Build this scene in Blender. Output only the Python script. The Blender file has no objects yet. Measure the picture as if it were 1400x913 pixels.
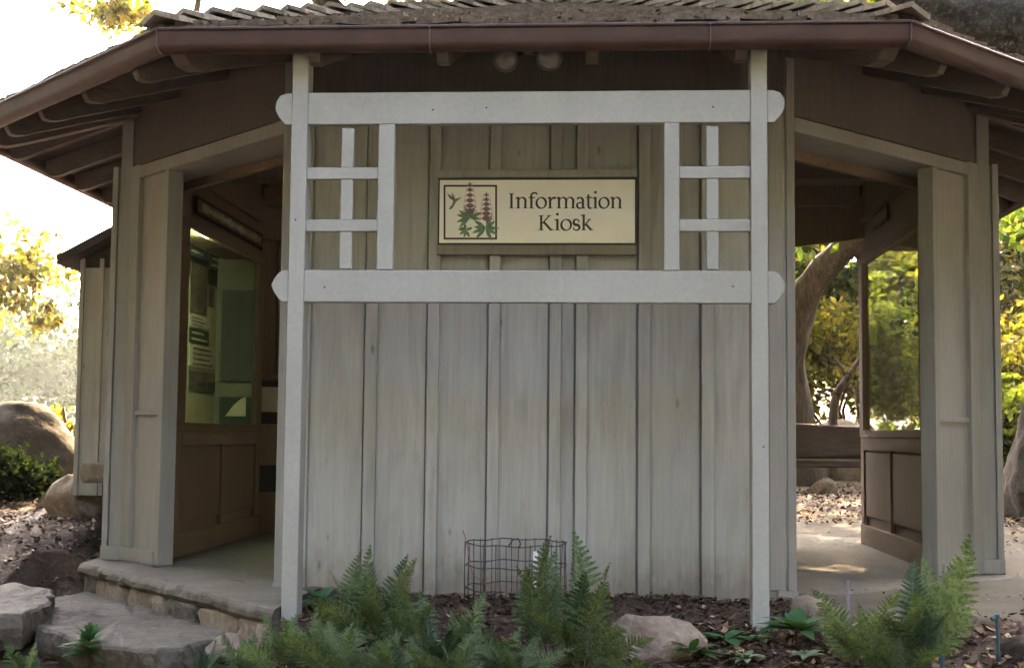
import bpy, math, random
import numpy as np
from mathutils import Vector, Matrix, noise
random.seed(7); RNG = np.random.default_rng(7)
R = math.radians
scene = bpy.context.scene
COL = scene.collection
# ------------------------------------------------------------------ camera
F_PX, CAM = 1851.3, Vector((.3243, -6.5652, .7338))
YAW, PIT, ROL = .066, .0754, .0099
_r = Vector((math.cos(YAW), math.sin(YAW), 0)); _h = Vector((-math.sin(YAW), math.cos(YAW), 0)); _z = Vector((0, 0, 1))
FWD = _h*math.cos(PIT)+_z*math.sin(PIT); UP0 = -_h*math.sin(PIT)+_z*math.cos(PIT)
RGT = _r*math.cos(ROL)+UP0*math.sin(ROL); UPV = -_r*math.sin(ROL)+UP0*math.cos(ROL)
cam_d = bpy.data.cameras.new('camera'); cam = bpy.data.objects.new('camera', cam_d); COL.objects.link(cam)
cam.matrix_world = Matrix(((RGT.x, UPV.x, -FWD.x, CAM.x), (RGT.y, UPV.y, -FWD.y, CAM.y), (RGT.z, UPV.z, -FWD.z, CAM.z), (0, 0, 0, 1)))
cam_d.sensor_width = 36; cam_d.lens = 36*F_PX/1400; cam_d.clip_end = 2000; cam_d.clip_start = .05
scene.camera = cam

def ray(px, py):
    return RGT*((px-700)/F_PX)+UPV*((456-py)/F_PX)+FWD
def atY(px, py, Y):
    d = ray(px, py); return CAM+d*((Y-CAM.y)/d.y)
def atX(px, py, X):
    d = ray(px, py); return CAM+d*((X-CAM.x)/d.x)
def sstep(a, b, x):
    t = min(1, max(0, (x-a)/(b-a))); return t*t*(3-2*t)
def lerp_tab(tab, y):
    if y <= tab[0][0]: return tab[0][1]
    for (a, za), (b, zb) in zip(tab, tab[1:]):
        if y <= b: return za+(zb-za)*(y-a)/(b-a)
    return tab[-1][1]
T_BED = [(-7, -.85), (-4, -.75), (-2, -.36), (-1.35, -.19), (-1.1, -.12), (-.75, -.065), (-.1, -.03), (0, -.03)]
T_LEFT = [(-7, -.85), (-4, -.8), (-2, -.5), (-1.2, -.36), (-.7, -.30), (-.2, -.26), (.15, -.20), (.75, -.10), (1.5, .13), (4, .34), (8, .4), (20, .6), (40, 2.0), (60, 5)]
T_RIGHT = [(-7, -.85), (-4, -.7), (-2, -.33), (-1.3, -.15), (-.9, -.07), (-.55, -.02), (0, -.008), (13, 0.0), (16, .15), (30, 1.2), (60, 6)]
def H(x, y):
    do = (x+1.05)*-.776+(y+.87)*-.632
    m = max(do, -2.68-x)
    wl = sstep(-.02, .14, m)
    if y > 4: wl = max(wl, sstep(-1.0, -3.2, x)) if x > -3.2 else 1
    wr = sstep(1.0, 1.5, x) if y < .2 else 1.0
    b = lerp_tab(T_BED, y) if y < .2 else -.03
    z = b*(1-wr)+lerp_tab(T_RIGHT, y)*wr
    z = z*(1-wl)+lerp_tab(T_LEFT, y)*wl
    if do > -.17 and x > -2.95 and y > -1.3: z = min(z, -.20+.10*sstep(.9, 1.2, y)+max(0, do-.75)*.0) if do < .9 and y < 1.2 and x < -1.1 else z
    ins = y > .06 and abs(x) < 2.44 and y < 4.6 and (abs(x)-1.25 < min(y, 4.6-y)) 
    if ins: z = -.05
    n = noise.noise(Vector((x*1.3, y*1.3, 0)))*.02+noise.noise(Vector((x*5, y*5, 3)))*.008
    k = 1 if not (x > 1.0 and y > -.6) else .35
    return z+n*k*(0 if ins else 1)
def ground(px, py):
    d = ray(px, py); p = CAM.copy(); t = 2.5
    while t < 60:
        p = CAM+d*t
        if p.z <= H(p.x, p.y): break
        t += .01
    return Vector((p.x, p.y, H(p.x, p.y)))

# ------------------------------------------------------------------ materials
def new_mat(name):
    m = bpy.data.materials.new(name); m.use_nodes = True
    nt = m.node_tree; b = nt.nodes['Principled BSDF']; b.inputs['Specular IOR Level'].default_value = .3
    return m, nt, b
def nd(nt, t, **kw):
    n = nt.nodes.new(t)
    for k, v in kw.items():
        if k in n.inputs: n.inputs[k].default_value = v
        else: setattr(n, k, v)
    return n
def ramp(nt, stops, interp='LINEAR'):
    r = nt.nodes.new('ShaderNodeValToRGB'); r.color_ramp.interpolation = interp
    el = r.color_ramp.elements
    while len(el) < len(stops): el.new(.5)
    for e, (p, c) in zip(el, stops):
        e.position = p; e.color = (c[0], c[1], c[2], 1)
    return r
def noise_of(nt, scale, vscale=(1, 1, 1), detail=5, rough=.6, dist=0, coord='Object'):
    tc = nt.nodes.new('ShaderNodeTexCoord'); mp = nt.nodes.new('ShaderNodeMapping'); mp.inputs['Scale'].default_value = vscale
    nt.links.new(tc.outputs[coord], mp.inputs['Vector'])
    n = nd(nt, 'ShaderNodeTexNoise', Scale=scale, Detail=detail, Roughness=rough, Distortion=dist)
    nt.links.new(mp.outputs[0], n.inputs['Vector']); return n
def mixc(nt, fac, a, b, mode='MIX'):
    m = nt.nodes.new('ShaderNodeMix'); m.data_type = 'RGBA'; m.blend_type = mode
    for i, v in ((0, fac), (6, a), (7, b)):
        if hasattr(v, 'links') or hasattr(v, 'is_linked'): nt.links.new(v, m.inputs[i])
        elif i == 0: m.inputs[0].default_value = v
        else: m.inputs[i].default_value = (v[0], v[1], v[2], 1)
    return m.outputs[2]
def bump(nt, b, h, strength=.3, dist=.01, normal=None):
    n = nd(nt, 'ShaderNodeBump', Strength=strength, Distance=dist); nt.links.new(h, n.inputs['Height'])
    if normal: nt.links.new(normal, n.inputs['Normal'])
    nt.links.new(n.outputs[0], b.inputs['Normal']); return n.outputs[0]
def wood_mat(name, base, dark, light, rough=.75, grain=(14, 14, .7), stain=.5, bs=.25, gscale=6, knots=False):
    m, nt, b = new_mat(name)
    g = noise_of(nt, gscale, grain, 6, .65, .4); s = noise_of(nt, 1.7, (1, 1, .55), 4, .6, .3); f = noise_of(nt, 55, (1, 1, .06), 5, .75)
    isl = nt.nodes.new('ShaderNodeNewGeometry')
    c1 = ramp(nt, [(.28, dark), (.55, base), (.8, light)]); nt.links.new(g.outputs[0], c1.inputs[0])
    c2 = ramp(nt, [(.3, (.72, .7, .66)), (.62, (1, 1, 1))]); nt.links.new(s.outputs[0], c2.inputs[0])
    c3 = ramp(nt, [(0, (.82, .82, .81)), (1, (1.08, 1.08, 1.07))]); nt.links.new(isl.outputs['Random Per Island'], c3.inputs[0])
    c4 = ramp(nt, [(.25, (.8, .79, .77)), (.4, (1, 1, 1))]); nt.links.new(f.outputs[0], c4.inputs[0])
    o = mixc(nt, stain, c1.outputs[0], c2.outputs[0], 'MULTIPLY'); o = mixc(nt, .8, o, c3.outputs[0], 'MULTIPLY'); o = mixc(nt, .75, o, c4.outputs[0], 'MULTIPLY')
    if knots:
        tc = nt.nodes.new('ShaderNodeTexCoord'); mp = nt.nodes.new('ShaderNodeMapping'); mp.inputs['Scale'].default_value = (6, 6, 2.4); nt.links.new(tc.outputs['Object'], mp.inputs[0])
        vo = nd(nt, 'ShaderNodeTexVoronoi', Scale=1.0, Randomness=1.0); nt.links.new(mp.outputs[0], vo.inputs['Vector'])
        kr = ramp(nt, [(.0, (.42, .38, .33)), (.045, (.62, .58, .54)), (.075, (1, 1, 1))]); nt.links.new(vo.outputs['Distance'], kr.inputs[0]); o = mixc(nt, .8, o, kr.outputs[0], 'MULTIPLY')
        sw = noise_of(nt, 2.6, (3.5, 3.5, .5), 5, .7, .8); sr = ramp(nt, [(.36, (.80, .78, .75)), (.52, (1, 1, 1)), (.75, (1.07, 1.07, 1.06))]); nt.links.new(sw.outputs[0], sr.inputs[0]); o = mixc(nt, .75, o, sr.outputs[0], 'MULTIPLY')
        sz = nt.nodes.new('ShaderNodeSeparateXYZ'); nt.links.new(tc.outputs['Object'], sz.inputs[0]); dn = noise_of(nt, 7, (1.6, 1.6, .8), 5, .7)
        za = nd(nt, 'ShaderNodeMath', operation='MULTIPLY_ADD'); za.inputs[1].default_value = -.45; nt.links.new(dn.outputs[0], za.inputs[0]); nt.links.new(sz.outputs[2], za.inputs[2])
        dr = ramp(nt, [(0, (.62, .56, .48)), (.06, (.8, .76, .7)), (.2, (1, 1, 1))]); 
        zb_ = nd(nt, 'ShaderNodeMath', operation='ADD'); zb_.inputs[1].default_value = .2; nt.links.new(za.outputs[0], zb_.inputs[0]); nt.links.new(zb_.outputs[0], dr.inputs[0]); o = mixc(nt, .85, o, dr.outputs[0], 'MULTIPLY')
    nt.links.new(o, b.inputs['Base Color']); b.inputs['Roughness'].default_value = rough
    bump(nt, b, g.outputs[0], bs, .004)
    return m
def flat_mat(name, col, rough=.6, var=.25, scale=8, metal=0, bs=.1):
    m, nt, b = new_mat(name)
    n = noise_of(nt, scale, detail=5)
    lo = [c*(1-var) for c in col]; hi = [min(1, c*(1+var)) for c in col]
    c = ramp(nt, [(.3, lo), (.7, hi)]); nt.links.new(n.outputs[0], c.inputs[0]); nt.links.new(c.outputs[0], b.inputs['Base Color'])
    b.inputs['Roughness'].default_value = rough; b.inputs['Metallic'].default_value = metal
    if bs: bump(nt, b, n.outputs[0], bs, .004)
    return m
def leaf_mat(name, stops, trans=.45, rough=.7, tint=(1.15, 1.2, .5), spec=.12):
    m = bpy.data.materials.new(name); m.use_nodes = True; nt = m.node_tree; nt.nodes.clear()
    out = nt.nodes.new('ShaderNodeOutputMaterial'); g = nt.nodes.new('ShaderNodeNewGeometry')
    r = ramp(nt, stops); nt.links.new(g.outputs['Random Per Island'], r.inputs[0])
    n = noise_of(nt, 2.2, detail=3); r2 = ramp(nt, [(.3, (.75, .78, .75)), (.7, (1.2, 1.15, 1))]); nt.links.new(n.outputs[0], r2.inputs[0])
    c = mixc(nt, .8, r.outputs[0], r2.outputs[0], 'MULTIPLY')
    p = nt.nodes.new('ShaderNodeBsdfPrincipled'); p.inputs['Roughness'].default_value = rough; p.inputs['Specular IOR Level'].default_value = spec
    nt.links.new(c, p.inputs['Base Color'])
    t = nt.nodes.new('ShaderNodeBsdfTranslucent'); c2 = mixc(nt, 1, c, (tint[0]*1.4, tint[1]*1.4, tint[2]*1.4), 'MULTIPLY'); nt.links.new(c2, t.inputs['Color'])
    mx = nt.nodes.new('ShaderNodeMixShader'); mx.inputs[0].default_value = trans
    nt.links.new(p.outputs[0], mx.inputs[1]); nt.links.new(t.outputs[0], mx.inputs[2]); nt.links.new(mx.outputs[0], out.inputs[0])
    return m
def stone_mat(name, cols, scale=3, lichen=.35, bs=.6, fine=30):
    m, nt, b = new_mat(name)
    n = noise_of(nt, scale, detail=8, rough=.62, dist=.6); n2 = noise_of(nt, scale*5, detail=6, rough=.7); n3 = noise_of(nt, fine, detail=4)
    c = ramp(nt, [(.3, cols[0]), (.5, cols[1]), (.72, cols[2])]); nt.links.new(n.outputs[0], c.inputs[0])
    l = ramp(nt, [(.5, (0, 0, 0)), (.68, (1, 1, 1))]); nt.links.new(n2.outputs[0], l.inputs[0])
    lf = nt.nodes.new('ShaderNodeMath'); lf.operation = 'MULTIPLY'; lf.inputs[1].default_value = lichen; nt.links.new(l.outputs[0], lf.inputs[0])
    o = mixc(nt, lf.outputs[0], c.outputs[0], cols[3])
    f = ramp(nt, [(.3, (.7, .7, .7)), (.65, (1.1, 1.1, 1.1))]); nt.links.new(n3.outputs[0], f.inputs[0])
    o = mixc(nt, .7, o, f.outputs[0], 'MULTIPLY')
    nt.links.new(o, b.inputs['Base Color']); b.inputs['Roughness'].default_value = .9
    b1 = nd(nt, 'ShaderNodeBump', Strength=bs*.6, Distance=.03); nt.links.new(n2.outputs[0], b1.inputs['Height'])
    bump(nt, b, n3.outputs[0], bs, .008, b1.outputs[0])
    return m
M = {}
M['siding'] = wood_mat('grey painted siding', (.37, .37, .338), (.318, .318, .29), (.412, .412, .378), stain=.6, grain=(8, 8, .3), knots=True)
M['trellis'] = wood_mat('pale grey painted timber', (.37, .374, .34), (.335, .339, .308), (.40, .404, .368), stain=.5, bs=.15, grain=(11, 11, 11), gscale=4)
M['trim'] = wood_mat('grey painted trim', (.295, .286, .258), (.25, .242, .218), (.33, .32, .29), stain=.6)
M['eave_shade'] = wood_mat('siding darkened for eave shade', (.105, .088, .073), (.08, .067, .055), (.13, .11, .092), stain=.75)  # eave shade put into the base colour, darker than the siding paint
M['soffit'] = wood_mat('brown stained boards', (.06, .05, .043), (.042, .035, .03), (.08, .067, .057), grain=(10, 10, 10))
M['rafter'] = wood_mat('brown grey rafter timber', (.135, .105, .078), (.10, .078, .057), (.17, .135, .10), grain=(3, 3, 10))
M['inner'] = wood_mat('brown panelling', (.175, .118, .068), (.14, .094, .054), (.205, .138, .08), stain=.4)  # browner base than the siding
M['shake'] = wood_mat('weathered cedar shakes', (.20, .16, .125), (.075, .055, .04), (.33, .285, .235), grain=(5, 5, 5), stain=.8, bs=.6, gscale=7)
M['cap'] = wood_mat('pale weathered shakes', (.36, .31, .25), (.2, .16, .12), (.48, .43, .37), grain=(5, 5, 5), stain=.7, bs=.5)
M['gutter'] = flat_mat('brown painted gutter', (.055, .028, .02), .62, .22, 6, 0, .08)
M['gutter_lip'] = flat_mat('dusty gutter lip', (.10, .085, .08), .5, .25, 9)
M['slab'] = stone_mat('worn pale concrete', ((.092, .08, .061), (.12, .106, .082), (.15, .135, .105), (.072, .063, .05)), 2.2, .4, .35, 45)
M['riser'] = stone_mat('tan field stone', ((.15, .115, .08), (.21, .165, .12), (.26, .22, .175), (.32, .30, .26)), 4, .35, .5)
M['flag'] = stone_mat('grey flagstone', ((.055, .047, .035), (.088, .076, .058), (.125, .11, .085), (.15, .135, .108)), 3, .4, .8)
M['sandstone'] = stone_mat('tan sandstone', ((.13, .095, .065), (.22, .17, .125), (.31, .265, .21), (.37, .35, .31)), 3.2, .5, .8)
M['boulder'] = stone_mat('brown boulder rock', ((.024, .019, .014), (.052, .041, .03), (.09, .073, .055), (.12, .11, .09)), 2.2, .4, .8)
M['bark'] = wood_mat('oak bark', (.105, .078, .055), (.03, .021, .015), (.21, .165, .125), grain=(5, 5, .9), bs=1, gscale=5)
M['greybark'] = stone_mat('lichened oak bark', ((.02, .017, .014), (.05, .044, .038), (.09, .083, .072), (.2, .205, .18)), 5, .6, 1)
M['log'] = wood_mat('dark hewn log', (.06, .036, .024), (.025, .016, .011), (.12, .078, .05), grain=(.7, 8, 8), bs=.9)
M['wire'] = flat_mat('rusty wire', (.075, .06, .055), .6, .4, 30, .4, 0)
M['redwire'] = flat_mat('reddish wire', (.30, .12, .09), .6, .3, 30, .2, 0)
M['pvc'] = flat_mat('white plastic pipe', (.72, .74, .74), .4, .05, 8, 0, 0)
M['greypipe'] = flat_mat('grey lilac plastic', (.22, .215, .25), .5, .1, 8, 0, 0)
M['bluepipe'] = flat_mat('blue green plastic', (.03, .085, .10), .5, .15, 8, 0, 0)
M['lampmetal'] = flat_mat('dark bronze lamp housing', (.03, .027, .025), .45, .2, 10, .3, 0)
M['cream'] = flat_mat('cream sign panel', (.88, .87, .78), .5, .035, 5, 0, .02)
M['signgreen'] = flat_mat('dark green sign edge', (.035, .055, .042), .5, .15, 8, 0, 0)
M['ink'] = flat_mat('dark brown sign ink', (.055, .043, .038), .6, .15, 8, 0, 0)
M['leafink'] = flat_mat('green printed leaf', (.15, .25, .15), .6, .3, 60, 0, 0)
M['flowerink'] = flat_mat('mauve printed flower', (.19, .14, .15), .6, .3, 80, 0, 0)
M['pinkink'] = flat_mat('pink printed whisker', (.52, .26, .21), .6, .2, 30, 0, 0)
M['birdink'] = flat_mat('grey green printed bird', (.19, .19, .14), .6, .3, 80, 0, 0)
M['paper'] = flat_mat('yellowed paper', (.40, .36, .22), .7, .08, 6, 0, 0)
M['signback'] = flat_mat('dull olive case lining', (.13, .128, .09), .8, .12, 6, 0, 0)
M['whitepaper'] = flat_mat('white paper', (.42, .39, .28), .7, .06, 6, 0, 0)
M['darkcard'] = flat_mat('dark green card', (.035, .05, .035), .6, .3, 12, 0, 0)
M['photoprint'] = flat_mat('dark photograph print', (.09, .08, .055), .4, .9, 16, 0, 0)
M['greenboard'] = flat_mat('green felt board', (.026, .038, .027), .85, .15, 25, 0, 0)
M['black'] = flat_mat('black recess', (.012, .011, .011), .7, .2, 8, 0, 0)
M['mulch'] = wood_mat('bark mulch chips', (.072, .044, .028), (.028, .017, .011), (.13, .086, .056), grain=(9, 9, 9))
def litter_mat():
    m, nt, b = new_mat('dry leaf litter'); g = nt.nodes.new('ShaderNodeNewGeometry')
    r = ramp(nt, [(0, (.04, .022, .013)), (.35, (.10, .054, .028)), (.65, (.165, .098, .05)), (.85, (.24, .155, .085)), (.96, (.33, .25, .15)), (1, (.36, .29, .07))])
    nt.links.new(g.outputs['Random Per Island'], r.inputs[0]); nt.links.new(r.outputs[0], b.inputs['Base Color']); b.inputs['Roughness'].default_value = .8
    return m
M['litter'] = litter_mat()
M['fern'] = leaf_mat('fern green', [(0, (.048, .077, .04)), (.5, (.08, .118, .06)), (1, (.125, .165, .085))], .3)
M['fernpale'] = leaf_mat('yellowing fern', [(0, (.09, .115, .055)), (.5, (.125, .15, .075)), (1, (.17, .185, .10))], .2)
M['fernbrown'] = leaf_mat('dry brown fern', [(0, (.07, .042, .02)), (.5, (.12, .075, .035)), (1, (.17, .11, .05))], .25)
M['ferndark'] = leaf_mat('dark fern', [(0, (.022, .045, .03)), (.5, (.034, .062, .04)), (1, (.05, .085, .05))], .25)
M['rachis'] = flat_mat('fern stalk', (.12, .13, .05), .6, .3, 20, 0, 0)
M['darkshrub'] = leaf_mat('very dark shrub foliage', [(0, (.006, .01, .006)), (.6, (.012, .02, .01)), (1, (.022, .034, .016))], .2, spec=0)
M['broad'] = leaf_mat('dark broad leaf', [(0, (.03, .085, .035)), (.6, (.05, .125, .05)), (1, (.075, .165, .065))], .25)
M['greyleaf'] = leaf_mat('grey green leaf', [(0, (.11, .16, .11)), (.6, (.17, .22, .15)), (1, (.3, .34, .26))], .25)
M['stalk'] = flat_mat('brown woody stem', (.075, .05, .035), .8, .4, 20, 0, .2)
M['oakleaf'] = leaf_mat('oak foliage', [(0, (.03, .05, .015)), (.4, (.055, .085, .02)), (.8, (.09, .125, .03)), (1, (.16, .13, .035))], .5)
M['goldleaf'] = leaf_mat('yellow green foliage', [(0, (.032, .042, .012)), (.35, (.07, .078, .02)), (.7, (.12, .12, .03)), (1, (.16, .115, .035))], .6, tint=(1.3, 1.2, .35))
M['oliveleaf'] = leaf_mat('olive backlit foliage', [(0, (.018, .026, .009)), (.5, (.042, .05, .016)), (.85, (.085, .082, .024)), (1, (.13, .07, .025))], .55, tint=(1.3, 1.15, .4))
M['bushleaf'] = leaf_mat('green bush foliage', [(0, (.03, .046, .015)), (.5, (.06, .085, .024)), (1, (.11, .13, .036))], .6, tint=(1.25, 1.25, .4))
M['brownleaf'] = leaf_mat('rusty dry foliage', [(0, (.1, .055, .025)), (.5, (.2, .11, .045)), (1, (.3, .2, .08))], .5, tint=(1.4, 1.0, .5))
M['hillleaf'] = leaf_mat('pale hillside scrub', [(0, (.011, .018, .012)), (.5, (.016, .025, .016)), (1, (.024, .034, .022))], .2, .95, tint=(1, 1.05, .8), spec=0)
def glass_mat():
    m = bpy.data.materials.new('window glass'); m.use_nodes = True; nt = m.node_tree; nt.nodes.clear()
    o = nt.nodes.new('ShaderNodeOutputMaterial'); t = nt.nodes.new('ShaderNodeBsdfTransparent'); t.inputs[0].default_value = (.88, .93, .86, 1)
    g = nt.nodes.new('ShaderNodeBsdfGlossy'); g.inputs['Roughness'].default_value = .02
    fr = nt.nodes.new('ShaderNodeLayerWeight'); fr.inputs[0].default_value = .5
    pw = nd(nt, 'ShaderNodeMath', operation='POWER'); pw.inputs[1].default_value = 4; nt.links.new(fr.outputs['Facing'], pw.inputs[0])
    ma = nd(nt, 'ShaderNodeMath', operation='MULTIPLY_ADD'); ma.inputs[1].default_value = .9; ma.inputs[2].default_value = .03; nt.links.new(pw.outputs[0], ma.inputs[0])
    mx = nt.nodes.new('ShaderNodeMixShader'); nt.links.new(ma.outputs[0], mx.inputs[0]); nt.links.new(t.outputs[0], mx.inputs[1]); nt.links.new(g.outputs[0], mx.inputs[2]); nt.links.new(mx.outputs[0], o.inputs[0])
    return m
M['glass'] = glass_mat()
def lens_mat():
    m, nt, b = new_mat('lamp lens glass'); b.inputs['Base Color'].default_value = (.17, .158, .14, 1); b.inputs['Roughness'].default_value = .22; b.inputs['Specular IOR Level'].default_value = .5
    n = noise_of(nt, 90, detail=2); bump(nt, b, n.outputs[0], .3, .002); return m
M['lens'] = lens_mat()
def emit_mat(name, col, s):
    m = bpy.data.materials.new(name); m.use_nodes = True; nt = m.node_tree; nt.nodes.clear()
    o = nt.nodes.new('ShaderNodeOutputMaterial'); e = nt.nodes.new('ShaderNodeEmission'); e.inputs[0].default_value = (*col, 1); e.inputs[1].default_value = s
    nt.links.new(e.outputs[0], o.inputs[0]); return m
M['tube'] = emit_mat('fluorescent tube', (.9, 1.0, .62), 26.0)
def ground_mat():
    m, nt, b = new_mat('ground soil')
    at = nt.nodes.new('ShaderNodeAttribute'); at.attribute_name = 'zone'
    n1 = noise_of(nt, 3, detail=8, rough=.7); n2 = noise_of(nt, 45, detail=6, rough=.75); n3 = noise_of(nt, 160, detail=3)
    path = ramp(nt, [(.3, (.06, .05, .037)), (.5, (.08, .068, .051)), (.72, (.102, .089, .069))]); nt.links.new(n1.outputs[0], path.inputs[0])
    soil = ramp(nt, [(.3, (.024, .0155, .011)), (.5, (.05, .032, .022)), (.7, (.10, .065, .044))]); nt.links.new(n2.outputs[0], soil.inputs[0])
    sp = ramp(nt, [(.35, (.7, .7, .7)), (.6, (1.08, 1.08, 1.08))]); nt.links.new(n2.outputs[0], sp.inputs[0])
    pc = mixc(nt, .55, path.outputs[0], sp.outputs[0], 'MULTIPLY')
    ma = nt.nodes.new('ShaderNodeMath'); ma.operation = 'ADD'; ma.inputs[1].default_value = -.25
    nt.links.new(n1.outputs[0], ma.inputs[0])
    ad = nt.nodes.new('ShaderNodeMath'); ad.operation = 'ADD'; nt.links.new(at.outputs['Fac'], ad.inputs[0]); nt.links.new(ma.outputs[0], ad.inputs[1])
    fr = ramp(nt, [(.62, (0, 0, 0)), (.85, (1, 1, 1))]); nt.links.new(ad.outputs[0], fr.inputs[0])
    o = mixc(nt, fr.outputs[0], soil.outputs[0], pc); nt.links.new(o, b.inputs['Base Color']); b.inputs['Roughness'].default_value = .95
    b1 = nd(nt, 'ShaderNodeBump', Strength=.5, Distance=.02); nt.links.new(n2.outputs[0], b1.inputs['Height'])
    bump(nt, b, n3.outputs[0], .4, .006, b1.outputs[0]); return m
M['ground'] = ground_mat()
M['sky_block'] = stone_mat('dark sky-blocking slope', ((.005, .007, .004), (.009, .012, .006), (.014, .018, .009), (.012, .015, .008)), .5, .5, .3, 6)  # for the added unseen ridge that blocks low sky light
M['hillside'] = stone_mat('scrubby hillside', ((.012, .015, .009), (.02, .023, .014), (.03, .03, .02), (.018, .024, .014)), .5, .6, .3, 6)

# ------------------------------------------------------------------ builders
ORG = {}
def tag(o, label=None, cat=None, group=None, kind=None):
    if label: o['label'] = label
    if cat: o['category'] = cat
    if group: o['group'] = group
    if kind: o['kind'] = kind
    return o
def thing(name, loc, label, cat, group=None):
    o = bpy.data.objects.new(name, None); o.empty_display_size = .1; o.location = loc; COL.objects.link(o); ORG[o.name] = Vector(loc)
    return tag(o, label, cat, group)
class MB:
    def __init__(s): s.v = []; s.f = []; s.mi = []; s.cur = 0
    def add(s, vs, fs):
        k = len(s.v); s.v += [tuple(v) for v in vs]; s.f += [tuple(i+k for i in f) for f in fs]; s.mi += [s.cur]*len(fs); return s
    def box(s, x0, x1, y0, y1, z0, z1, fr=None):
        vs = [(x, y, z) for z in (z0, z1) for y in (y0, y1) for x in (x0, x1)]
        if fr: vs = [fr(*v) for v in vs]
        return s.add(vs, [(0, 2, 3, 1), (4, 5, 7, 6), (0, 1, 5, 4), (2, 6, 7, 3), (0, 4, 6, 2), (1, 3, 7, 5)])
    def prism(s, poly, a, b, fn):
        """poly: 2d outline, extruded from a to b; fn(u, v, w) -> world"""
        n = len(poly); vs = [fn(u, v, a) for u, v in poly]+[fn(u, v, b) for u, v in poly]
        return s.add(vs, [tuple(range(n))[::-1], tuple(range(n, 2*n))]+[(i, (i+1) % n, n+(i+1) % n, n+i) for i in range(n)])
    def tube(s, pts, rad, n=8, cap=True, jit=0):
        pts = [Vector(p) for p in pts]; rad = rad if hasattr(rad, '__len__') else [rad]*len(pts)
        k = len(s.v); ref = None; vs = []
        for i, p in enumerate(pts):
            t = (pts[min(i+1, len(pts)-1)]-pts[max(i-1, 0)]).normalized()
            if ref is None: ref = t.orthogonal().normalized()
            ref = (ref-t*ref.dot(t)).normalized(); bi = t.cross(ref)
            for j in range(n):
                a = 2*math.pi*j/n; rr = rad[i]*(1+(noise.noise(p*3+Vector((math.cos(a)*2, math.sin(a)*2, 0)))*jit if jit else 0))
                vs.append(p+ref*math.cos(a)*rr+bi*math.sin(a)*rr)
        fs = [(i*n+j, i*n+(j+1) % n, (i+1)*n+(j+1) % n, (i+1)*n+j) for i in range(len(pts)-1) for j in range(n)]
        if cap: fs += [tuple(range(n))[::-1], tuple(range((len(pts)-1)*n, len(pts)*n))]
        return s.add(vs, fs)
    def build(s, name, mat, parent=None, loc=None, smooth=False, bevel=0, fix=True):
        me = bpy.data.meshes.new(name)
        off = ORG[parent.name] if parent else Vector(loc or (0, 0, 0))
        me.from_pydata([(v[0]-off.x, v[1]-off.y, v[2]-off.z) for v in s.v], [], s.f)
        for mt in (mat if isinstance(mat, (list, tuple)) else [mat]): me.materials.append(mt)
        if isinstance(mat, (list, tuple)): me.polygons.foreach_set('material_index', s.mi)
        if fix:
            import bmesh
            bm = bmesh.new(); bm.from_mesh(me); bmesh.ops.recalc_face_normals(bm, faces=bm.faces); bm.to_mesh(me); bm.free()
        if smooth: me.polygons.foreach_set('use_smooth', [True]*len(me.polygons))
        o = bpy.data.objects.new(name, me); COL.objects.link(o)
        if parent: o.parent = parent; ORG[o.name] = off.copy()
        else: o.location = off; ORG[o.name] = off.copy()
        if bevel:
            b = o.modifiers.new('edge', 'BEVEL'); b.width = bevel; b.segments = 2; b.limit_method = 'ANGLE'; b.angle_limit = R(40)
        return o
def np_mesh(name, V, F, mat, parent=None, loc=(0, 0, 0), off=None):
    """V: (n,k,3) array of separate polygons with k corners each"""
    n, k, _ = V.shape; me = bpy.data.meshes.new(name); o0 = ORG[parent.name] if parent else Vector(loc)
    me.vertices.add(n*k); me.vertices.foreach_set('co', (V.reshape(-1, 3)-np.array(o0)).astype(np.float32).ravel())
    me.loops.add(n*k); me.loops.foreach_set('vertex_index', np.arange(n*k, dtype=np.int32))
    me.polygons.add(n); me.polygons.foreach_set('loop_start', np.arange(0, n*k, k, dtype=np.int32)); me.polygons.foreach_set('loop_total', np.full(n, k, dtype=np.int32))
    me.update(calc_edges=True); me.validate(); me.materials.append(mat)
    o = bpy.data.objects.new(name, me); COL.objects.link(o)
    if parent: o.parent = parent
    else: o.location = o0
    ORG[o.name] = Vector(o0); return o
def copy_tree(o, parent=None):
    c = o.copy(); COL.objects.link(c); c.parent = parent
    for ch in list(o.children): copy_tree(ch, c)
    return c

# ------------------------------------------------------------------ kiosk
PV = [Vector((-1.25, 0)), Vector((1.25, 0)), Vector((2.45, 1.2)), Vector((2.45, 3.4)), Vector((1.25, 4.6)), Vector((-1.25, 4.6)), Vector((-2.45, 3.4)), Vector((-2.45, 1.2))]
SIDE = ['s', 'se', 'e', 'ne', 'n', 'nw', 'w', 'sw']
FR = {}; LEN = {}
for i, k in enumerate(SIDE):
    a, b = PV[i], PV[(i+1) % 8]; L = (b-a).length; t = (b-a)/L; n = Vector((t.y, -t.x))
    FR[k] = (lambda a, t, n: (lambda u, v, z: (a.x+t.x*u+n.x*v, a.y+t.y*u+n.y*v, z)))(a, t, n); LEN[k] = L
kiosk = thing('information_kiosk', (0, 2.3, 0), 'grey eight-sided wooden kiosk with board and batten front wall, open doorways and shake roof', 'kiosk')
ZE, GOUT, SLOPE = 2.46, .80, .35          # deck underside at the eave, overhang, roof slope
def deck(v): return ZE+SLOPE*(GOUT-v)        # underside of the roof deck at distance v outside the wall
ZW = deck(0)+.0
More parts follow.
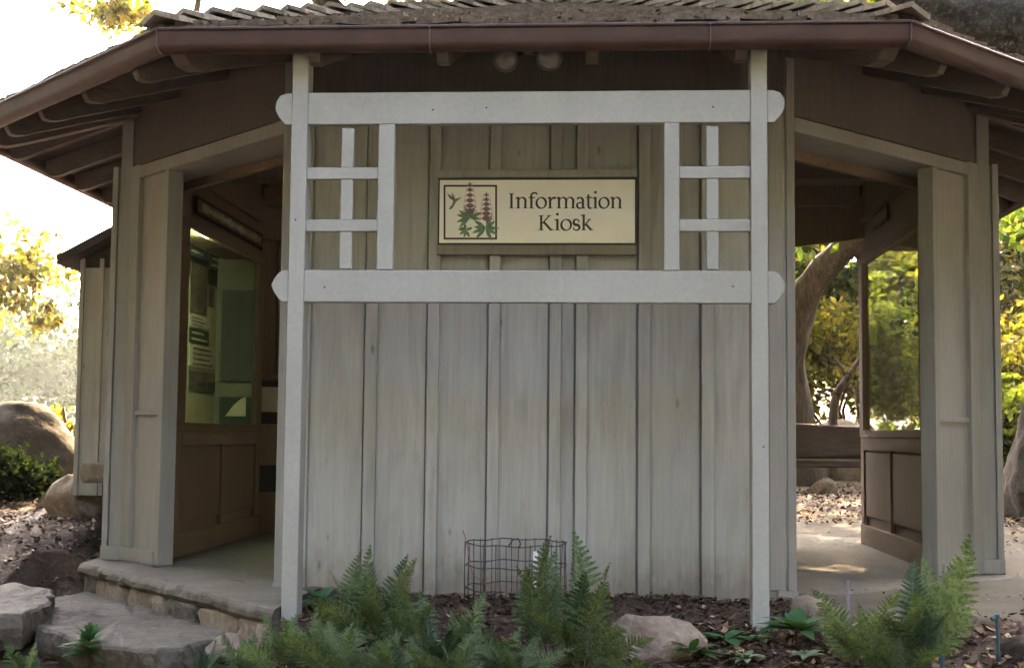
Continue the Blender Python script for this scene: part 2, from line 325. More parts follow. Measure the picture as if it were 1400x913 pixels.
# front wall: boards and battens
w = MB()
fx = lambda px: atY(px, 520, -.02).x
w.box(-1.245, 1.245, .008, .09, -.06, ZW)
bat = [(499, 516), (584, 600), (667.5, 683), (751, 767), (787, 803), (872.5, 889), (959, 976)]
edges = [fx(430)]+[fx(a) for a, b in bat]
brd = [-1.243]+[fx(a)+.006 for a, b in bat]+[1.243]
for a, b in zip(brd, brd[1:]): w.box(a+.002, b-.015 if b < 1.2 else b, -.012-random.random()*.003, -.0005, -.055, ZW-.1)
front = w.build('front_wall', M['siding'], kiosk, bevel=.002)
w = MB()
for a, b in bat+[(410, 424)]: w.box(fx(a), fx(b), -.040-random.random()*.003, -.0155, -.06, ZW-.1)
w.build('batten_strips', M['siding'], front, bevel=.004)
w = MB(); w.box(-1.2, 1.2, -.054, -.0445, 2.36, ZW-.075); w.build('eave_shade_board', M['eave_shade'], front, bevel=.002)  # added dark board, carries the eave shade of the upper wall in its colour
# corner boards of the front wall
for s in (-1, 1):
    c = MB(); x1 = s*1.252; x0 = x1-s*.04
    c.box(min(x0, x1), max(x0, x1), -.03, .0, .02, ZW-.1); xb0 = x1-s*.06
    c.box(min(x0-s*.012, x0-s*.085), max(x0-s*.012, x0-s*.085), -.022, -.0, .02, ZW-.1)
    c.box(min(x1+s*.004, x1-s*.09), max(x1+s*.004, x1-s*.09), -.045, .0, -.05, .02)
    c.build('corner_board', M['trim'], kiosk, bevel=.003)
# ring of wall above the doorways and the headers
HB, HT = 2.225, 2.302
for k in ('se', 'sw', 'ne', 'nw'):
    L = LEN[k]; f = MB(); f.box(0.005, L-.005, -.085, -.002, HT+.002, ZW, FR[k]); f.build('gable_panel', M['eave_shade'], kiosk)
    h = MB(); h.box(0.01, L-.01, -.26, .006, HB, HT-.006, FR[k]); h.build('door_header', M['trim'], kiosk, bevel=.003)
    c = MB(); c.box(.03, L-.03, -.30, -.262, HB-.05, HB+.25, FR[k]); c.build('header_lining', M['inner'], kiosk, bevel=.003)
# pier panels at the doorways (in the plane of the diagonal sides)
def pier(k, far, sw):
    """far: True when the panel stands at the end of side k"""
    L = LEN[k]; g = FR[k]
    fr = (lambda u, v, z: g(u, v, z)) if far else (lambda u, v, z: g(L-u, v, z))
    W0 = L-.465
    p = MB(); p.box(W0+.02, L-.085, -.08, -.02, .0, HB-.002, fr); pan = p.build('pier_panel', M['trim'], kiosk)
    q = MB(); q.box(W0, W0+.045, -.09, .004, .0, HB-.002, fr); q.build('jamb_strip', M['trim'], kiosk, bevel=.003)
    q = MB(); q.box(L-.105, L-.001, -.075, .008, .075, HT, fr); q.build('corner_board', M['trim'], kiosk, bevel=.003)
    q = MB(); q.box(W0+.047, L-.107, -.02, -.005, .835, .862, fr); q.build('panel_rail', M['trim'], pan, bevel=.003)
    q = MB(); q.box(W0+.047, L+.002, -.07, .016, .0, .075, fr); q.build('base_board', M['trim'], pan, bevel=.003)
pier('se', True, 0); pier('sw', False, 0)
# south-facing return posts beside the piers
for s in (-1, 1):
    c = MB(); X = s*2.45
    def bx(a, b, y0, y1, z0, z1): c.box(min(X+s*a, X+s*b), max(X+s*a, X+s*b), y0, y1, z0, z1)
    bx(.0, .068, 1.192, 1.30, .08, ZW-.03); bx(.068, .084, 1.215, 1.30, .08, HT); bx(.084, .118, 1.196, 1.30, .08, HT); bx(-.006, .118, 1.18, 1.30, .0, .08)
    c.build('return_post', M['trim'], kiosk, bevel=.003)
# east and west walls
def side_wall(s):
    nm = 'window_wall' if s > 0 else 'display_wall'
    X0 = s*2.19
    def bx(m, a, b, y0, y1, z0, z1): m.box(min(s*a, s*b), max(s*a, s*b), y0, y1, z0, z1)
    Y0, Y1 = 1.30, 3.30; G0, G1 = 1.47, 3.18; ZS, ZT = .80, 1.985
    m = MB(); bx(m, 2.21, 2.45, Y0, Y1, -.02, ZS-.03); bx(m, 2.21, 2.45, Y0, Y1, ZT+.03, ZW-.02)
    bx(m, 2.21, 2.45, Y0, G0-.03, ZS-.03, ZT+.03); bx(m, 2.21, 2.45, G1+.03, Y1, ZS-.03, ZT+.03)
    wall = m.build(nm, M['inner'], kiosk)
    m = MB(); bx(m, 2.455, 2.47, Y0+.005, Y1, -.02, ZS-.035); bx(m, 2.455, 2.47, Y0+.005, Y1, ZT+.035, ZW-.03)
    for i in range(8): bx(m, 2.47, 2.487, Y0+.02+i*.25, Y0+.065+i*.25, -.02, ZS-.035)
    m.build('outer_siding', M['siding'], wall)
    m = MB()
    for a, b, z0, z1 in ((Y0, Y1, ZS-.05, ZS), (Y0, G0, ZS, ZT), (G1, Y1, ZS, ZT), (Y0, Y1, ZT, ZT+.045)): bx(m, 2.175, 2.21, a, b, z0, z1)
    m.build('window_frame', M['inner'], wall, bevel=.004)
    m = MB(); bx(m, 2.2, 2.203, G0-.004, G1+.004, ZS-.004, ZT+.004); m.build('glass_pane', M['glass'], wall)
    for a, b in ((Y0+.16, 2.30), (2.39, Y1-.12)):
        m = MB(); bx(m, 2.19, 2.206, a, b, .2, .65); m.build('wainscot_panel', M['inner'], wall, bevel=.006)
    m = MB(); bx(m, 2.18, 2.209, Y0, Y0+.13, .14, ZS-.052); bx(m, 2.18, 2.209, 2.31, 2.38, .14, .66); bx(m, 2.18, 2.209, Y1-.11, Y1, .14, ZS-.052); bx(m, 2.18, 2.209, Y0+.132, Y1-.112, .66, ZS-.052); bx(m, 2.176, 2.209, Y0, Y1, .0, .135)
    m.build('wainscot_frame', M['inner'], wall, bevel=.004)
    m = MB(); bx(m, 2.176, 2.2, Y0, Y1, 2.29, 2.31); m.build('frieze_rail', M['inner'], wall, bevel=.003)
    return wall
east = side_wall(1); west = side_wall(-1)
# case interior behind the west glass, built into the bump-out
m = MB(); m.box(-2.56, -2.50, 1.42, 3.22, .78, 2.04); m.build('case_back', M['paper'], west)
m = MB(); m.box(-2.497, -2.452, 3.185, 3.22, .78, 2.04); m.box(-2.45, -2.212, 3.16, 3.179, .802, 2.0); m.build('case_end', M['flowerink'] if 0 else M['signback'], west)
m = MB(); m.tube([(-2.226, 1.50, 2.003), (-2.226, 2.05, 2.003)], .008, 10); m.build('fluorescent_tube', M['tube'], west)
# bump-out box with its own shed roof
m = MB(); m.box(-3.05, -2.567, 2.0, 3.62, .33, 1.80)
bo = m.build('bump_out', M['siding'], kiosk)
m = MB(); x = -3.16
for i in range(5): m.box(-3.06+i*.13, -3.06+i*.13+.03, 1.982, 1.998, .33, 1.86)
for i in range(7): m.box(-3.068, -3.052, 2.02+i*.25, 2.06+i*.25, .33, 1.75)
m.build('batten_strips', M['siding'], bo, bevel=.003)
m = MB(); m.prism([(-3.15, 1.80), (-2.49, 2.15), (-2.49, 2.21), (-3.15, 1.86)], 1.82, 3.7, lambda u, v, w_: (u, w_, v)); m.prism([(-3.05, 1.802), (-2.50, 1.802), (-2.50, 2.13), (-3.05, 1.845)], 2.003, 3.62, lambda u, v, w_: (u, w_, v))
m.build('shed_roof', M['soffit'], bo)
# north side walls
m = MB(); m.box(.0, LEN['n'], -.1, 0, -.04, ZW-.02, FR['n']); nw_ = m.build('back_wall', M['inner'], kiosk)
m = MB(); g = FR['nw']; L = LEN['nw']
m.box(.0, L, -.1, -.002, -.02, .80, g); m.box(.0, L, -.1, -.002, 1.15, HT, g); m.box(0, L, -.045, -.002, .80, 1.15, g)
nwall = m.build('corner_wall', M['inner'], kiosk)
m = MB()
for a, b, z0, z1 in ((.9, L, .0, .13), (L-.09, L-.02, .13, .68), (.9, L-.02, .69, .79), (.9, L-.02, 1.155, 1.185), (L-.1, L-.03, 1.19, 2.2), (L-.42, L-.33, 1.19, 2.2)): m.box(a, b, -.125, -.101, z0, z1, g)
m.build('wall_trim', M['inner'], nwall, bevel=.003)
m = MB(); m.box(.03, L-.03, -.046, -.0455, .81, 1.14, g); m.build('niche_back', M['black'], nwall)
m = MB(); m.box(L-.40, L-.22, -.104, -.1005, .30, .50, g); m.build('outlet_plate', M['black'], nwall)
# inner ceiling
m = MB()
for i in range(18):
    x = -2.4+i*.27; x2 = x+.266; xm = max(abs(x), abs(x2)); dy = max(0, xm-1.20)
    if dy < 1.2: m.box(x, x2, .1+dy, 4.5-dy, 2.56, 2.575)
m.build('ceiling_boards', M['inner'], kiosk)
m = MB()
for y in (1.3, 2.3, 3.3): m.box(-2.18, 2.18, y-.045, y+.045, 2.42, 2.56)
m.build('ceiling_beams', M['inner'], kiosk)
# ---- roof
def corner(i, v, z):                         # corner i of the octagon pushed out by v
    a, b, c = PV[i-1], PV[i], PV[(i+1) % 8]
    n1 = Vector(((b-a).y, -(b-a).x)).normalized(); n2 = Vector(((c-b).y, -(c-b).x)).normalized(); n = (n1+n2).normalized()
    return Vector((b.x+n.x*v/n.dot(n1), b.y+n.y*v/n.dot(n1), z))
APZ = ZE+SLOPE*(2.3+GOUT); APX = Vector((0, 2.3, APZ))
m = MB(); ring = [corner(i, GOUT, ZE) for i in range(8)]; T = .03
vs = ring+[APX]+[p+Vector((0, 0, T)) for p in ring]+[APX+Vector((0, 0, T))]
fs = [(i, (i+1) % 8, 8) for i in range(8)]+[(9+i, 9+(i+1) % 8, 17) for i in range(8)]+[(i, (i+1) % 8, 9+(i+1) % 8, 9+i) for i in range(8)]
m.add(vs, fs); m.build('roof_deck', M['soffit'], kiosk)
sh = MB()
for i in range(8):
    a, b = ring[i].copy(), ring[(i+1) % 8].copy(); a.z += T; b.z += T; ap = APX+Vector((0, 0, T))
    u = (b-a).normalized(); mid = (a+b)/2; vv = (ap-mid); Lv = vv.length; vv = (vv-u*vv.dot(u)).normalized(); Lv = (ap-a).dot(vv); nn = u.cross(vv); nn = nn if nn.z > 0 else -nn
    wid = (b-a).length; full = i in (0, 1, 7)
    ex = .19
    rows = [(-.045, 0.012), (-.035, .034)]+[(-.03+ex*k, .03) for k in range(1, int(Lv/ex))]
    for rI, (v0, lift) in enumerate(rows):
        lo = (a-a).x; frac = max(0, v0)/Lv; x0 = (ap-a).dot(u)*frac; x1 = wid-(wid-(ap-a).dot(u))*frac
        ln = min(.42, Lv-v0-.02); x = x0+random.random()*.03
        while x < x1-.02:
            bw = min(random.uniform(.08, .22), x1-x); gp = random.uniform(.002, .009); v_ = v0+random.uniform(-.018, .014); th = random.uniform(.014, .03); up = lift+random.uniform(0, .012); sk = random.uniform(-.006, .006); tw = random.uniform(-.006, .006)
            def P(uu, vq, h): return a+u*uu+vv*vq+nn*h
            f1 = (v_+ln)/Lv; xa = max(x, (ap-a).dot(u)*f1*1.0) ; 
            top = .006
            q = [P(x, v_, up+tw), P(x+bw-gp, v_+sk, up-tw), P(x+bw-gp+.004, v_+ln, top), P(x, v_+ln, top), P(x, v_, up+th+tw), P(x+bw-gp, v_+sk, up+th-tw), P(x+bw-gp+.004, v_+ln, top+.004), P(x, v_+ln, top+.004)]
            if x+bw > x0 and (x1-x0) > .3:
                sh.add(q, [(0, 3, 2, 1), (4, 5, 6, 7), (0, 1, 5, 4), (2, 3, 7, 6), (0, 4, 7, 3), (1, 2, 6, 5)])
            x += bw
roof = sh.build('roof', M['shake'], kiosk)
for i in range(8):
    a = ring[i]+Vector((0, 0, T)); ap = APX+Vector((0, 0, T)); d = (ap-a); L = d.length; d.normalize()
    l = Vector((0, 0, 1)).cross(d).normalized(); up = d.cross(l); up = up if up.z > 0 else -up
    c = MB(); s_ = -.07; k = 0
    while s_ < L-.2:
        for sg in (-1, 1):
            w_ = random.uniform(.1, .13); dr = .042; ln = .4; th = .022; h0 = .085+random.uniform(0, .012); h1 = .045; v_ = s_+random.uniform(-.012, .012)
            def P(t, q, h): return a+d*t+l*q*sg+up*(h-q*dr/w_)
            q = [P(v_, -.004, h0), P(v_+random.uniform(-.01, .01), w_, h0), P(v_+ln, w_*.8, h1-.02), P(v_+ln, -.004, h1-.02)]
            q += [p+up*t_ for p, t_ in zip(q, (th, th, .006, .006))]
            c.add(q, [(0, 1, 2, 3), (4, 7, 6, 5), (0, 4, 5, 1), (1, 5, 6, 2), (2, 6, 7, 3), (0, 3, 7, 4)])
        s_ += .18; k += 1
    c.build('hip_cap', M['cap'], roof)
# gutter: one mitred trough per side
prof = [(-.012, .078), (-.012, .0), (.0, -.022), (.025, -.034), (.055, -.032), (.078, -.012), (.09, .018), (.094, .062), (.102, .072), (.102, .082), (.086, .082), (.084, .06), (.08, .02), (.06, -.01), (.02, -.02), (-.004, .0), (-.004, .078)]
_o = [(.04+.052*math.cos(R(a)), .008+.045*math.sin(R(a))) for a in range(185, 361, 12)]
_i = [(.04+.047*math.cos(R(a)), .008+.040*math.sin(R(a))) for a in range(360, 184, -12)]
prof = [(-.012, .075), (-.013, .03)]+_o+[(.093, .04), (.094, .068), (.104, .074), (.104, .082), (.088, .082), (.087, .04)]+_i+[(-.007, .03), (-.007, .075)]
prof = [(a*.86, (b-.045)*.86) for a, b in prof]; NOUT = 2+len(_o)+3
for i in range(8):
    g = MB(); j = (i+1) % 8; n = len(prof)
    vs = [corner(i, GOUT+.004+a, ZE+b) for a, b in prof]+[corner(j, GOUT+.004+a, ZE+b) for a, b in prof]
    g.add(vs, [(k, (k+1) % n, n+(k+1) % n, n+k) for k in range(n)])
    gu = g.build('gutter', M['gutter'], kiosk, smooth=True)
    for p_ in gu.data.polygons: pass
    es = gu.modifiers.new('split', 'EDGE_SPLIT'); es.split_angle = R(35)
    # seam collar at the corner
    sm = MB(); c0 = [corner(i, GOUT+.006+a*1.04, ZE+b*1.04) for a, b in prof[1:NOUT]]
    sm.tube(c0, .0035, 6); sm.build('corner_seam', M['gutter_lip'], gu)
    lp = MB(); lp.tube([corner(i, GOUT+.087, ZE+.032), corner(j, GOUT+.087, ZE+.032)], .0055, 8); lp.build('rolled_lip', M['gutter_lip'], gu)
for xj in (-.42, .78):
    j_ = MB(); j_.tube([(xj, -(GOUT+.004+a*1.03), ZE+b*1.03-.001) for a, b in prof[1:NOUT]], .004, 6); j_.build('gutter_joint', M['gutter_lip'], kiosk)
# rafters
def rafter(k, u, width=.052, depth=.125):
    L = LEN[k]; fr = FR[k]
    tail = GOUT-.012
    ol = [(-.02, deck(-.02)-.002), (-.02, deck(-.02)-depth)]
    base = lambda v: deck(v)-depth
    ol += [(tail-.17, base(tail-.17)), (tail-.11, base(tail-.11)-.004), (tail-.06, base(tail-.06)+.004), (tail-.025, base(tail)+.03), (tail-.004, base(tail)+.065), (tail, deck(tail)-.002)]
    m = MB(); m.prism(ol, u-width/2, u+width/2, lambda v, z, w_: fr(w_, v, z)); return m.build('rafter', M['rafter'], kiosk, bevel=.003)
for px in (428, 604, 809, 1014): rafter('s', atY(px, 75, -.8).x+1.25)
for k in ('se', 'sw'):
    L = LEN[k]
    for u in (.06, .62, 1.16, L-.06): rafter(k, u if k == 'se' else L-u)
for k in ('e', 'w'):
    L = LEN[k]
    for u in (.08, .62, 1.1, 1.6, 2.1): rafter(k, u if k == 'e' else L-u)
for k in ('n', 'ne', 'nw'):
    L = LEN[k]; nn = 4 if k == 'n' else 3
    for q in range(nn): rafter(k, .1+(L-.2)*q/(nn-1))
for i in (0, 1, 2, 7, 3, 4, 5, 6):
    p0 = corner(i, -.02, 0); p1 = corner(i, GOUT-.02, 0); d = (p1-p0); L = d.length; d.normalize(); l = Vector((-d.y, d.x, 0)); sl = SLOPE*(GOUT)/L
    zt = lambda s: deck(-.02)-.004-(deck(-.02)-deck(GOUT-.02))*s/L
    dp = .15; ol = [(0, zt(0)), (0, zt(0)-dp), (L-.25, zt(L-.25)-dp), (L-.14, zt(L-.14)-dp+.005), (L-.06, zt(L-.06)-dp+.04), (L-.02, zt(L)-.05), (L-.01, zt(L)-.004)]
    m = MB(); m.prism(ol, -.04, .04, lambda v, z, w_: (p0.x+d.x*v+l.x*w_, p0.y+d.y*v+l.y*w_, z)); m.build('hip_rafter', M['rafter'], kiosk, bevel=.004)

# ------------------------------------------------------------------ trellis
YP = -.75
def tx(px, py=300): return atY(px, py, YP).x
def tz(py, px=700): return atY(px, py, YP).z
trellis = thing('trellis', (0, YP, -.1), 'pale grey timber trellis of two posts and two round-ended rails before the front wall', 'trellis')
PW, PD = .071, .105
xl, xr = -1.04-.005, 1.04-.005
for x0 in (xl, xr-PW):
    m = MB(); m.box(x0, x0+PW, YP, YP+PD, -.16, deck(.7)-.004); m.build('post', M['trellis'], trellis, bevel=.005)
def railb(z0, z1, pointed=False):
    m = MB(); h = z1-z0; e = .078
    pts = [(xl-e*.35, z1), (xr+e*.35, z1)]
    cap = [(.35, 1), (.72, .93), (.93, .76), (1.0, .55), (.95, .42), (.75, .22), (.45, .04), (.36, 0)]
    if pointed: cap = [(.35, 1), (.58, .93), (.85, .72), (1.0, .53), (.86, .34), (.6, .12), (.36, 0)]
    ol = [(xr+e*a, z0+h*b) for a, b in cap]+[(xl-e*a, z0+h*b) for a, b in reversed(cap)]
    # three runs: middle piece between posts and an ear each side, let into the posts
    mid = [(xl+PW, z0), (xr-PW, z0), (xr-PW, z1), (xl+PW, z1)]
    m.prism(mid, YP+.006, YP+.052, lambda u, v, w_: (u, w_, v))
    for s in (-1, 1):
        c = [(xr+e*a, z0+h*b) for a, b in cap]+[(xr, z0), (xr, z1)] if s > 0 else [(xl-e*a, z0+h*b) for a, b in cap]+[(xl, z0), (xl, z1)]
        m.prism(c, YP+.012, YP+.058, lambda u, v, w_: (u, w_, v))
    return m.build('rail', M['trellis'], trellis, bevel=.004)
zU1, zU0, zL1, zL0 = tz(124.3), tz(168), tz(369), tz(413)
railb(zU0, zU1); railb(zL0, zL1, True)
for a, b in ((515.5, 537.5), (908, 929)):
    m = MB(); m.box(tx(a), tx(b), YP+.004, YP+.046, zL1+.001, zU0-.001); m.build('upright', M['trellis'], trellis, bevel=.004)
for (a, b) in ((xl+PW, tx(515.5)), (tx(929), xr-PW)):
    for p0, p1 in ((227, 243), (299, 315)):
        m = MB(); m.box(a+.0005, b-.0005, YP+.014, YP+.044, tz(p1), tz(p0)); m.build('crossbar', M['trellis'], trellis, bevel=.003)
for a, b in ((464, 480.5), (966.5, 983)):
    for z0, z1 in ((tz(367), tz(315)+.0), (tz(299), tz(243)), (tz(227), tz(172))):
        m = MB(); m.box(tx(a), tx(b), YP+.018, YP+.042, z0+.001, z1-.001); m.build('slat', M['trellis'], trellis, bevel=.003)

for px, py, yy in ((665, 147, YP+.006), (975, 146, YP+.006), (592, 150, YP+.006), (444, 392, YP+.006), (1002, 391, YP+.006), (1044, 610, YP), (404, 300, YP)):
    q = atY(px, py, yy); m = MB(); m.tube([(q.x, yy-.0012, q.z), (q.x, yy+.002, q.z)], .0042, 10); m.build('nail_head', M['lampmetal'], trellis)
# ------------------------------------------------------------------ sign
YS = -.062
sp = lambda px, py: atY(px, py, YS)
s0, s1 = sp(598, 334), sp(870.5, 243)
sign = thing('information_sign', ((s0.x+s1.x)/2, YS, s0.z), 'cream sign reading Information Kiosk with a flower and hummingbird print, fixed on the front wall', 'sign')
m = MB(); m.box(s0.x, s1.x, YS, YS+.018, s0.z, s1.z); m.build('sign_edge', M['signgreen'], sign, bevel=.002)
e = .0085; m = MB(); m.box(s0.x+e, s1.x-e, YS-.002, YS+.002, s0.z+e, s1.z-e); m.build('sign_panel', M['cream'], sign)
for py0, py1, x0, x1 in ((231, 242.5, 597, 871), (334.5, 347.5, 597, 871)):
    a, b = sp(x0, py1), sp(x1, py0); m = MB(); m.box(a.x, b.x, YS+.0, YS+.02, a.z, b.z); m.build('mounting_board', M['siding'], sign, bevel=.003)
YI = YS-.0032
class Ink(MB):
    """flat print drawn as thin raised shapes in the sign's plane; units: photo-like pixels of the sign"""
    def pt(s, x, y, k=0): p = atY(x, y, YI-k*.0004); return (p.x, p.y, p.z)
    def poly(s, pts, k=0):
        n = len(pts); f = [s.pt(x, y, k) for x, y in pts]; s.add(f, [tuple(range(n))])
    def stroke(s, pts, wf, k=0):
        """ribbon along pts; wf: width or function(direction angle, t)"""
        n = len(pts); L = []; Rr = []
        for i, p in enumerate(pts):
            a = pts[max(0, i-1)]; b = pts[min(n-1, i+1)]; dx, dy = b[0]-a[0], b[1]-a[1]; q = math.hypot(dx, dy) or 1; dx /= q; dy /= q
            w_ = (wf(math.atan2(dy, dx), i/(n-1)) if callable(wf) else wf)/2
            L.append(s.pt(p[0]-dy*w_, p[1]+dx*w_, k)); Rr.append(s.pt(p[0]+dy*w_, p[1]-dx*w_, k))
        s.add(L+Rr, [(i, i+1, n+i+1, n+i) for i in range(n-1)])
def arc(cx, cy, rx, ry, a0, a1, n=14):
    return [(cx+rx*math.cos(R(a0+(a1-a0)*i/n)), cy-ry*math.sin(R(a0+(a1-a0)*i/n))) for i in range(n+1)]
def pen(thick, thin, ang=-25):
    return lambda d, t: thin+(thick-thin)*abs(math.sin(d-R(ang)))
def glyph(ink, ch, x, y, xh, cap, k):
    """broad-pen old-style letters; returns advance. y = baseline, px units"""
    th, tn = xh*.205, xh*.075; P = pen(th, tn); st = lambda a: ink.stroke(a, P, 0)
    def stem(xx, y0, y1): ink.poly([(xx, y0), (xx+th, y0), (xx+th, y1), (xx, y1)], 1)
    def serif(xx, yy, w0, w1, up=False):
        h = xh*.075; s_ = -1 if not up else 1
        ink.poly([(xx-w0, yy), (xx+th+w1, yy), (xx+th+w1*.2, yy+s_*h), (xx-w0*.2, yy+s_*h)], 2)
    def flag(xx, yy): ink.poly([(xx+th*.2, yy-xh*.04), (xx-xh*.17, yy+xh*.10), (xx-xh*.14, yy+xh*.15), (xx+th*.2, yy+xh*.13)], 2)
    sf = xh*.15
    if ch in 'ijlhkn' or ch in 'mrt': pass
    if ch == 'I':
        stem(x+sf, y-cap, y); serif(x+sf, y, sf, sf); serif(x+sf, y-cap, sf, sf, True); return th+2*sf+xh*.12
    if ch == 'K':
        stem(x+sf, y-cap, y); serif(x+sf, y, sf, sf); serif(x+sf, y-cap, sf, sf, True)
        ink.stroke([(x+sf+th, y-cap*.46), (x+sf+th+xh*.62, y-cap*.97)], tn*1.5, 1); ink.stroke([(x+sf+th+xh*.12, y-cap*.56), (x+sf+th+xh*.80, y-xh*.0)], th*.95, 1.5)
        serif(x+sf+th+xh*.50, y-cap, sf*.8, sf*.8, True); ink.poly([(x+sf+th+xh*.70, y), (x+sf+th+xh*1.04, y), (x+sf+th+xh*1.0, y-xh*.07), (x+sf+th+xh*.74, y-xh*.09)], 2)
        return th+sf+xh*1.08
    if ch == 'i':
        stem(x+sf, y-xh, y); serif(x+sf, y, sf, sf); flag(x+sf, y-xh); ink.poly([(x+sf+th/2+a*th*.62, y-xh*1.42+b*th*.62) for a, b in [(math.cos(q*.63), math.sin(q*.63)) for q in range(10)]], 1); return th+2*sf+xh*.03
    if ch in 'nm':
        stem(x+sf, y-xh, y); serif(x+sf, y, sf, sf*.9); flag(x+sf, y-xh); xx = x+sf
        for q in range(1 if ch == 'n' else 2):
            w_ = xh*.62
            ink.stroke([(xx+th*.7, y-xh*.72)]+arc(xx+th*.7+w_*.52, y-xh*.62, w_*.5, xh*.34, 150, 8, 12)+[(xx+w_+th*.62, y-xh*.5)], lambda d, t: tn*1.1+(th*1.0-tn*1.1)*min(1, max(0, (t-.3)/.5)), 2)
            stem(xx+w_+th*.12, y-xh*.58, y); serif(xx+w_+th*.12, y, sf*.9, sf); xx += w_+th*.12
        return xx-x+th+sf+xh*.05
    if ch == 'f':
        stem(x+sf, y-xh*1.08, y); serif(x+sf, y, sf, sf*1.2); ink.stroke(arc(x+sf+xh*.40, y-xh*1.06, xh*.33, xh*.31, 180, 42, 12), lambda d, t: th*(.9-.35*t), 2); ink.poly([(x+sf+xh*.5, y-xh*1.38), (x+sf+xh*.68, y-xh*1.32), (x+sf+xh*.64, y-xh*1.18), (x+sf+xh*.54, y-xh*1.24)], 3); ink.poly([(x, y-xh), (x+xh*.58, y-xh), (x+xh*.58, y-xh*.9), (x, y-xh*.9)], 3); return xh*.66
    if ch == 'o':
        ink.stroke(arc(x+xh*.5, y-xh*.48, xh*.43, xh*.47, 0, 360, 32), lambda d, t: tn*1.1+(th-tn*1.1)*abs(math.sin(d-R(-18)))**1.3, 1); return xh*1.06
    if ch == 'r':
        stem(x+sf, y-xh, y); serif(x+sf, y, sf, sf*1.1); flag(x+sf, y-xh); ink.stroke([(x+sf+th*.8, y-xh*.68)]+arc(x+sf+th+xh*.26, y-xh*.66, xh*.24, xh*.27, 150, 55, 8), lambda d, t: tn*1.2+th*.75*t, 2); return sf+th+xh*.46
    if ch == 'a':
        ink.stroke(arc(x+xh*.33, y-xh*.68, xh*.27, xh*.28, 150, 0, 12)+[(x+xh*.60, y-xh*.4), (x+xh*.60, y-xh*.12)]+arc(x+xh*.72, y-xh*.13, xh*.12, xh*.10, 180, 300, 6), lambda d, t: tn*1.2+(th-tn*1.2)*min(1, abs(math.sin(d))*1.1), 1)
        ink.stroke(arc(x+xh*.36, y-xh*.25, xh*.30, xh*.25, 68, 330, 16), lambda d, t: tn*1.2+(th*.9-tn)*abs(math.sin(d-R(-15))), 2); return xh*.84
    if ch == 't':
        ink.stroke([(x+xh*.26, y-xh*1.22), (x+xh*.26, y-xh*.22)]+arc(x+xh*.46, y-xh*.2, xh*.2, xh*.19, 180, 310, 8), lambda d, t: th*.95 if t < .55 else th*(.95-.6*(t-.55)/.45), 1); ink.poly([(x+xh*.02, y-xh*.9), (x+xh*.02, y-xh*.95), (x+xh*.25, y-xh*1.02), (x+xh*.62, y-xh), (x+xh*.62, y-xh*.9)], 2); return xh*.66
    if ch == 's':
        ink.stroke(arc(x+xh*.34, y-xh*.72, xh*.24, xh*.25, 20, 250, 14)+arc(x+xh*.34, y-xh*.25, xh*.27, xh*.24, 75, -150, 14), lambda d, t: tn*1.3+(th*1.05-tn)*max(0, math.sin(math.pi*t))**2, 1); ink.stroke([(x+xh*.56, y-xh*.93), (x+xh*.56, y-xh*.70)], tn*1.3, 2); ink.stroke([(x+xh*.10, y-xh*.04), (x+xh*.10, y-xh*.28)], tn*1.3, 2); return xh*.74
    if ch == 'k':
        stem(x+sf, y-cap*1.06, y); serif(x+sf, y, sf, sf*.9); flag(x+sf, y-cap*1.06); ink.stroke([(x+sf+th*.9, y-xh*.45), (x+sf+th+xh*.42, y-xh*.95)], tn*1.4, 2); ink.stroke([(x+sf+th+xh*.05, y-xh*.58), (x+sf+th+xh*.56, y-xh*.03)], th*.95, 2.5)
        serif(x+sf+th+xh*.30, y-xh, sf*.7, sf*.5, True); ink.poly([(x+sf+th+xh*.46, y), (x+sf+th+xh*.76, y), (x+sf+th+xh*.74, y-xh*.06), (x+sf+th+xh*.5, y-xh*.08)], 3); return sf+th+xh*.74
def word(txt, x0, x1, base, xh, cap):
    t = MB(); probe = Ink(); adv = 0
    for ch in txt: adv += glyph(probe, ch, 0, 0, xh, cap, 0)
    scale = (x1-x0)/adv; ink = Ink(); x = 0
    class Sc(Ink): pass
    base_pt = Ink.pt
    ink.pt = lambda X, Y, k=0: base_pt(ink, x0+X*scale, base+Y, k)
    for ch in txt: x += glyph(ink, ch, x, 0, xh, cap, 0)
    return ink.build('lettering', M['ink'], sign, fix=False)
word('Information', 695.5, 852, 284.5, 15.5, 20.5)
word('Kiosk', 736, 811, 314.5, 15.5, 20.5)
fr_ = Ink()
for a, b, c, d in ((606.5, 252.5, 679.5, 255), (606.5, 324.5, 679.5, 327), (606.5, 255, 609, 324.5), (677, 255, 679.5, 324.5)): fr_.poly([(a, b), (c, b), (c, d), (a, d)])
fr_.build('picture_border', M['ink'], sign, fix=False)
lf = Ink(); kk = [1]
def leafp(x, y, ang, L, W):
    ca, sa = math.cos(R(ang)), -math.sin(R(ang)); pr = [(0, 0), (.2, .32), (.45, .5), (.72, .36), (1, 0), (.72, -.36), (.45, -.5), (.2, -.32)]
    kk[0] += .05
    lf.poly([(x+ca*a*L-sa*b*W, y+sa*a*L+ca*b*W) for a, b in pr], kk[0])
for (x, y, L, W, angs) in ((642, 297, 18, 5.2, (172, 205, 228, 150, 20, -12, 112, 68)), (664, 311, 19, 5.2, (30, -5, -35, -62, 152, 178, 205, 232, 68)), (637, 314, 11, 4, (180, 215, 150, 250, 100, 290, 20))):
    for a in angs: leafp(x, y, a+random.uniform(-6, 6), L*random.uniform(.85, 1.1), W)
lf.build('printed_leaves', M['leafink'], sign, fix=False)
fl = Ink(); pk = Ink()
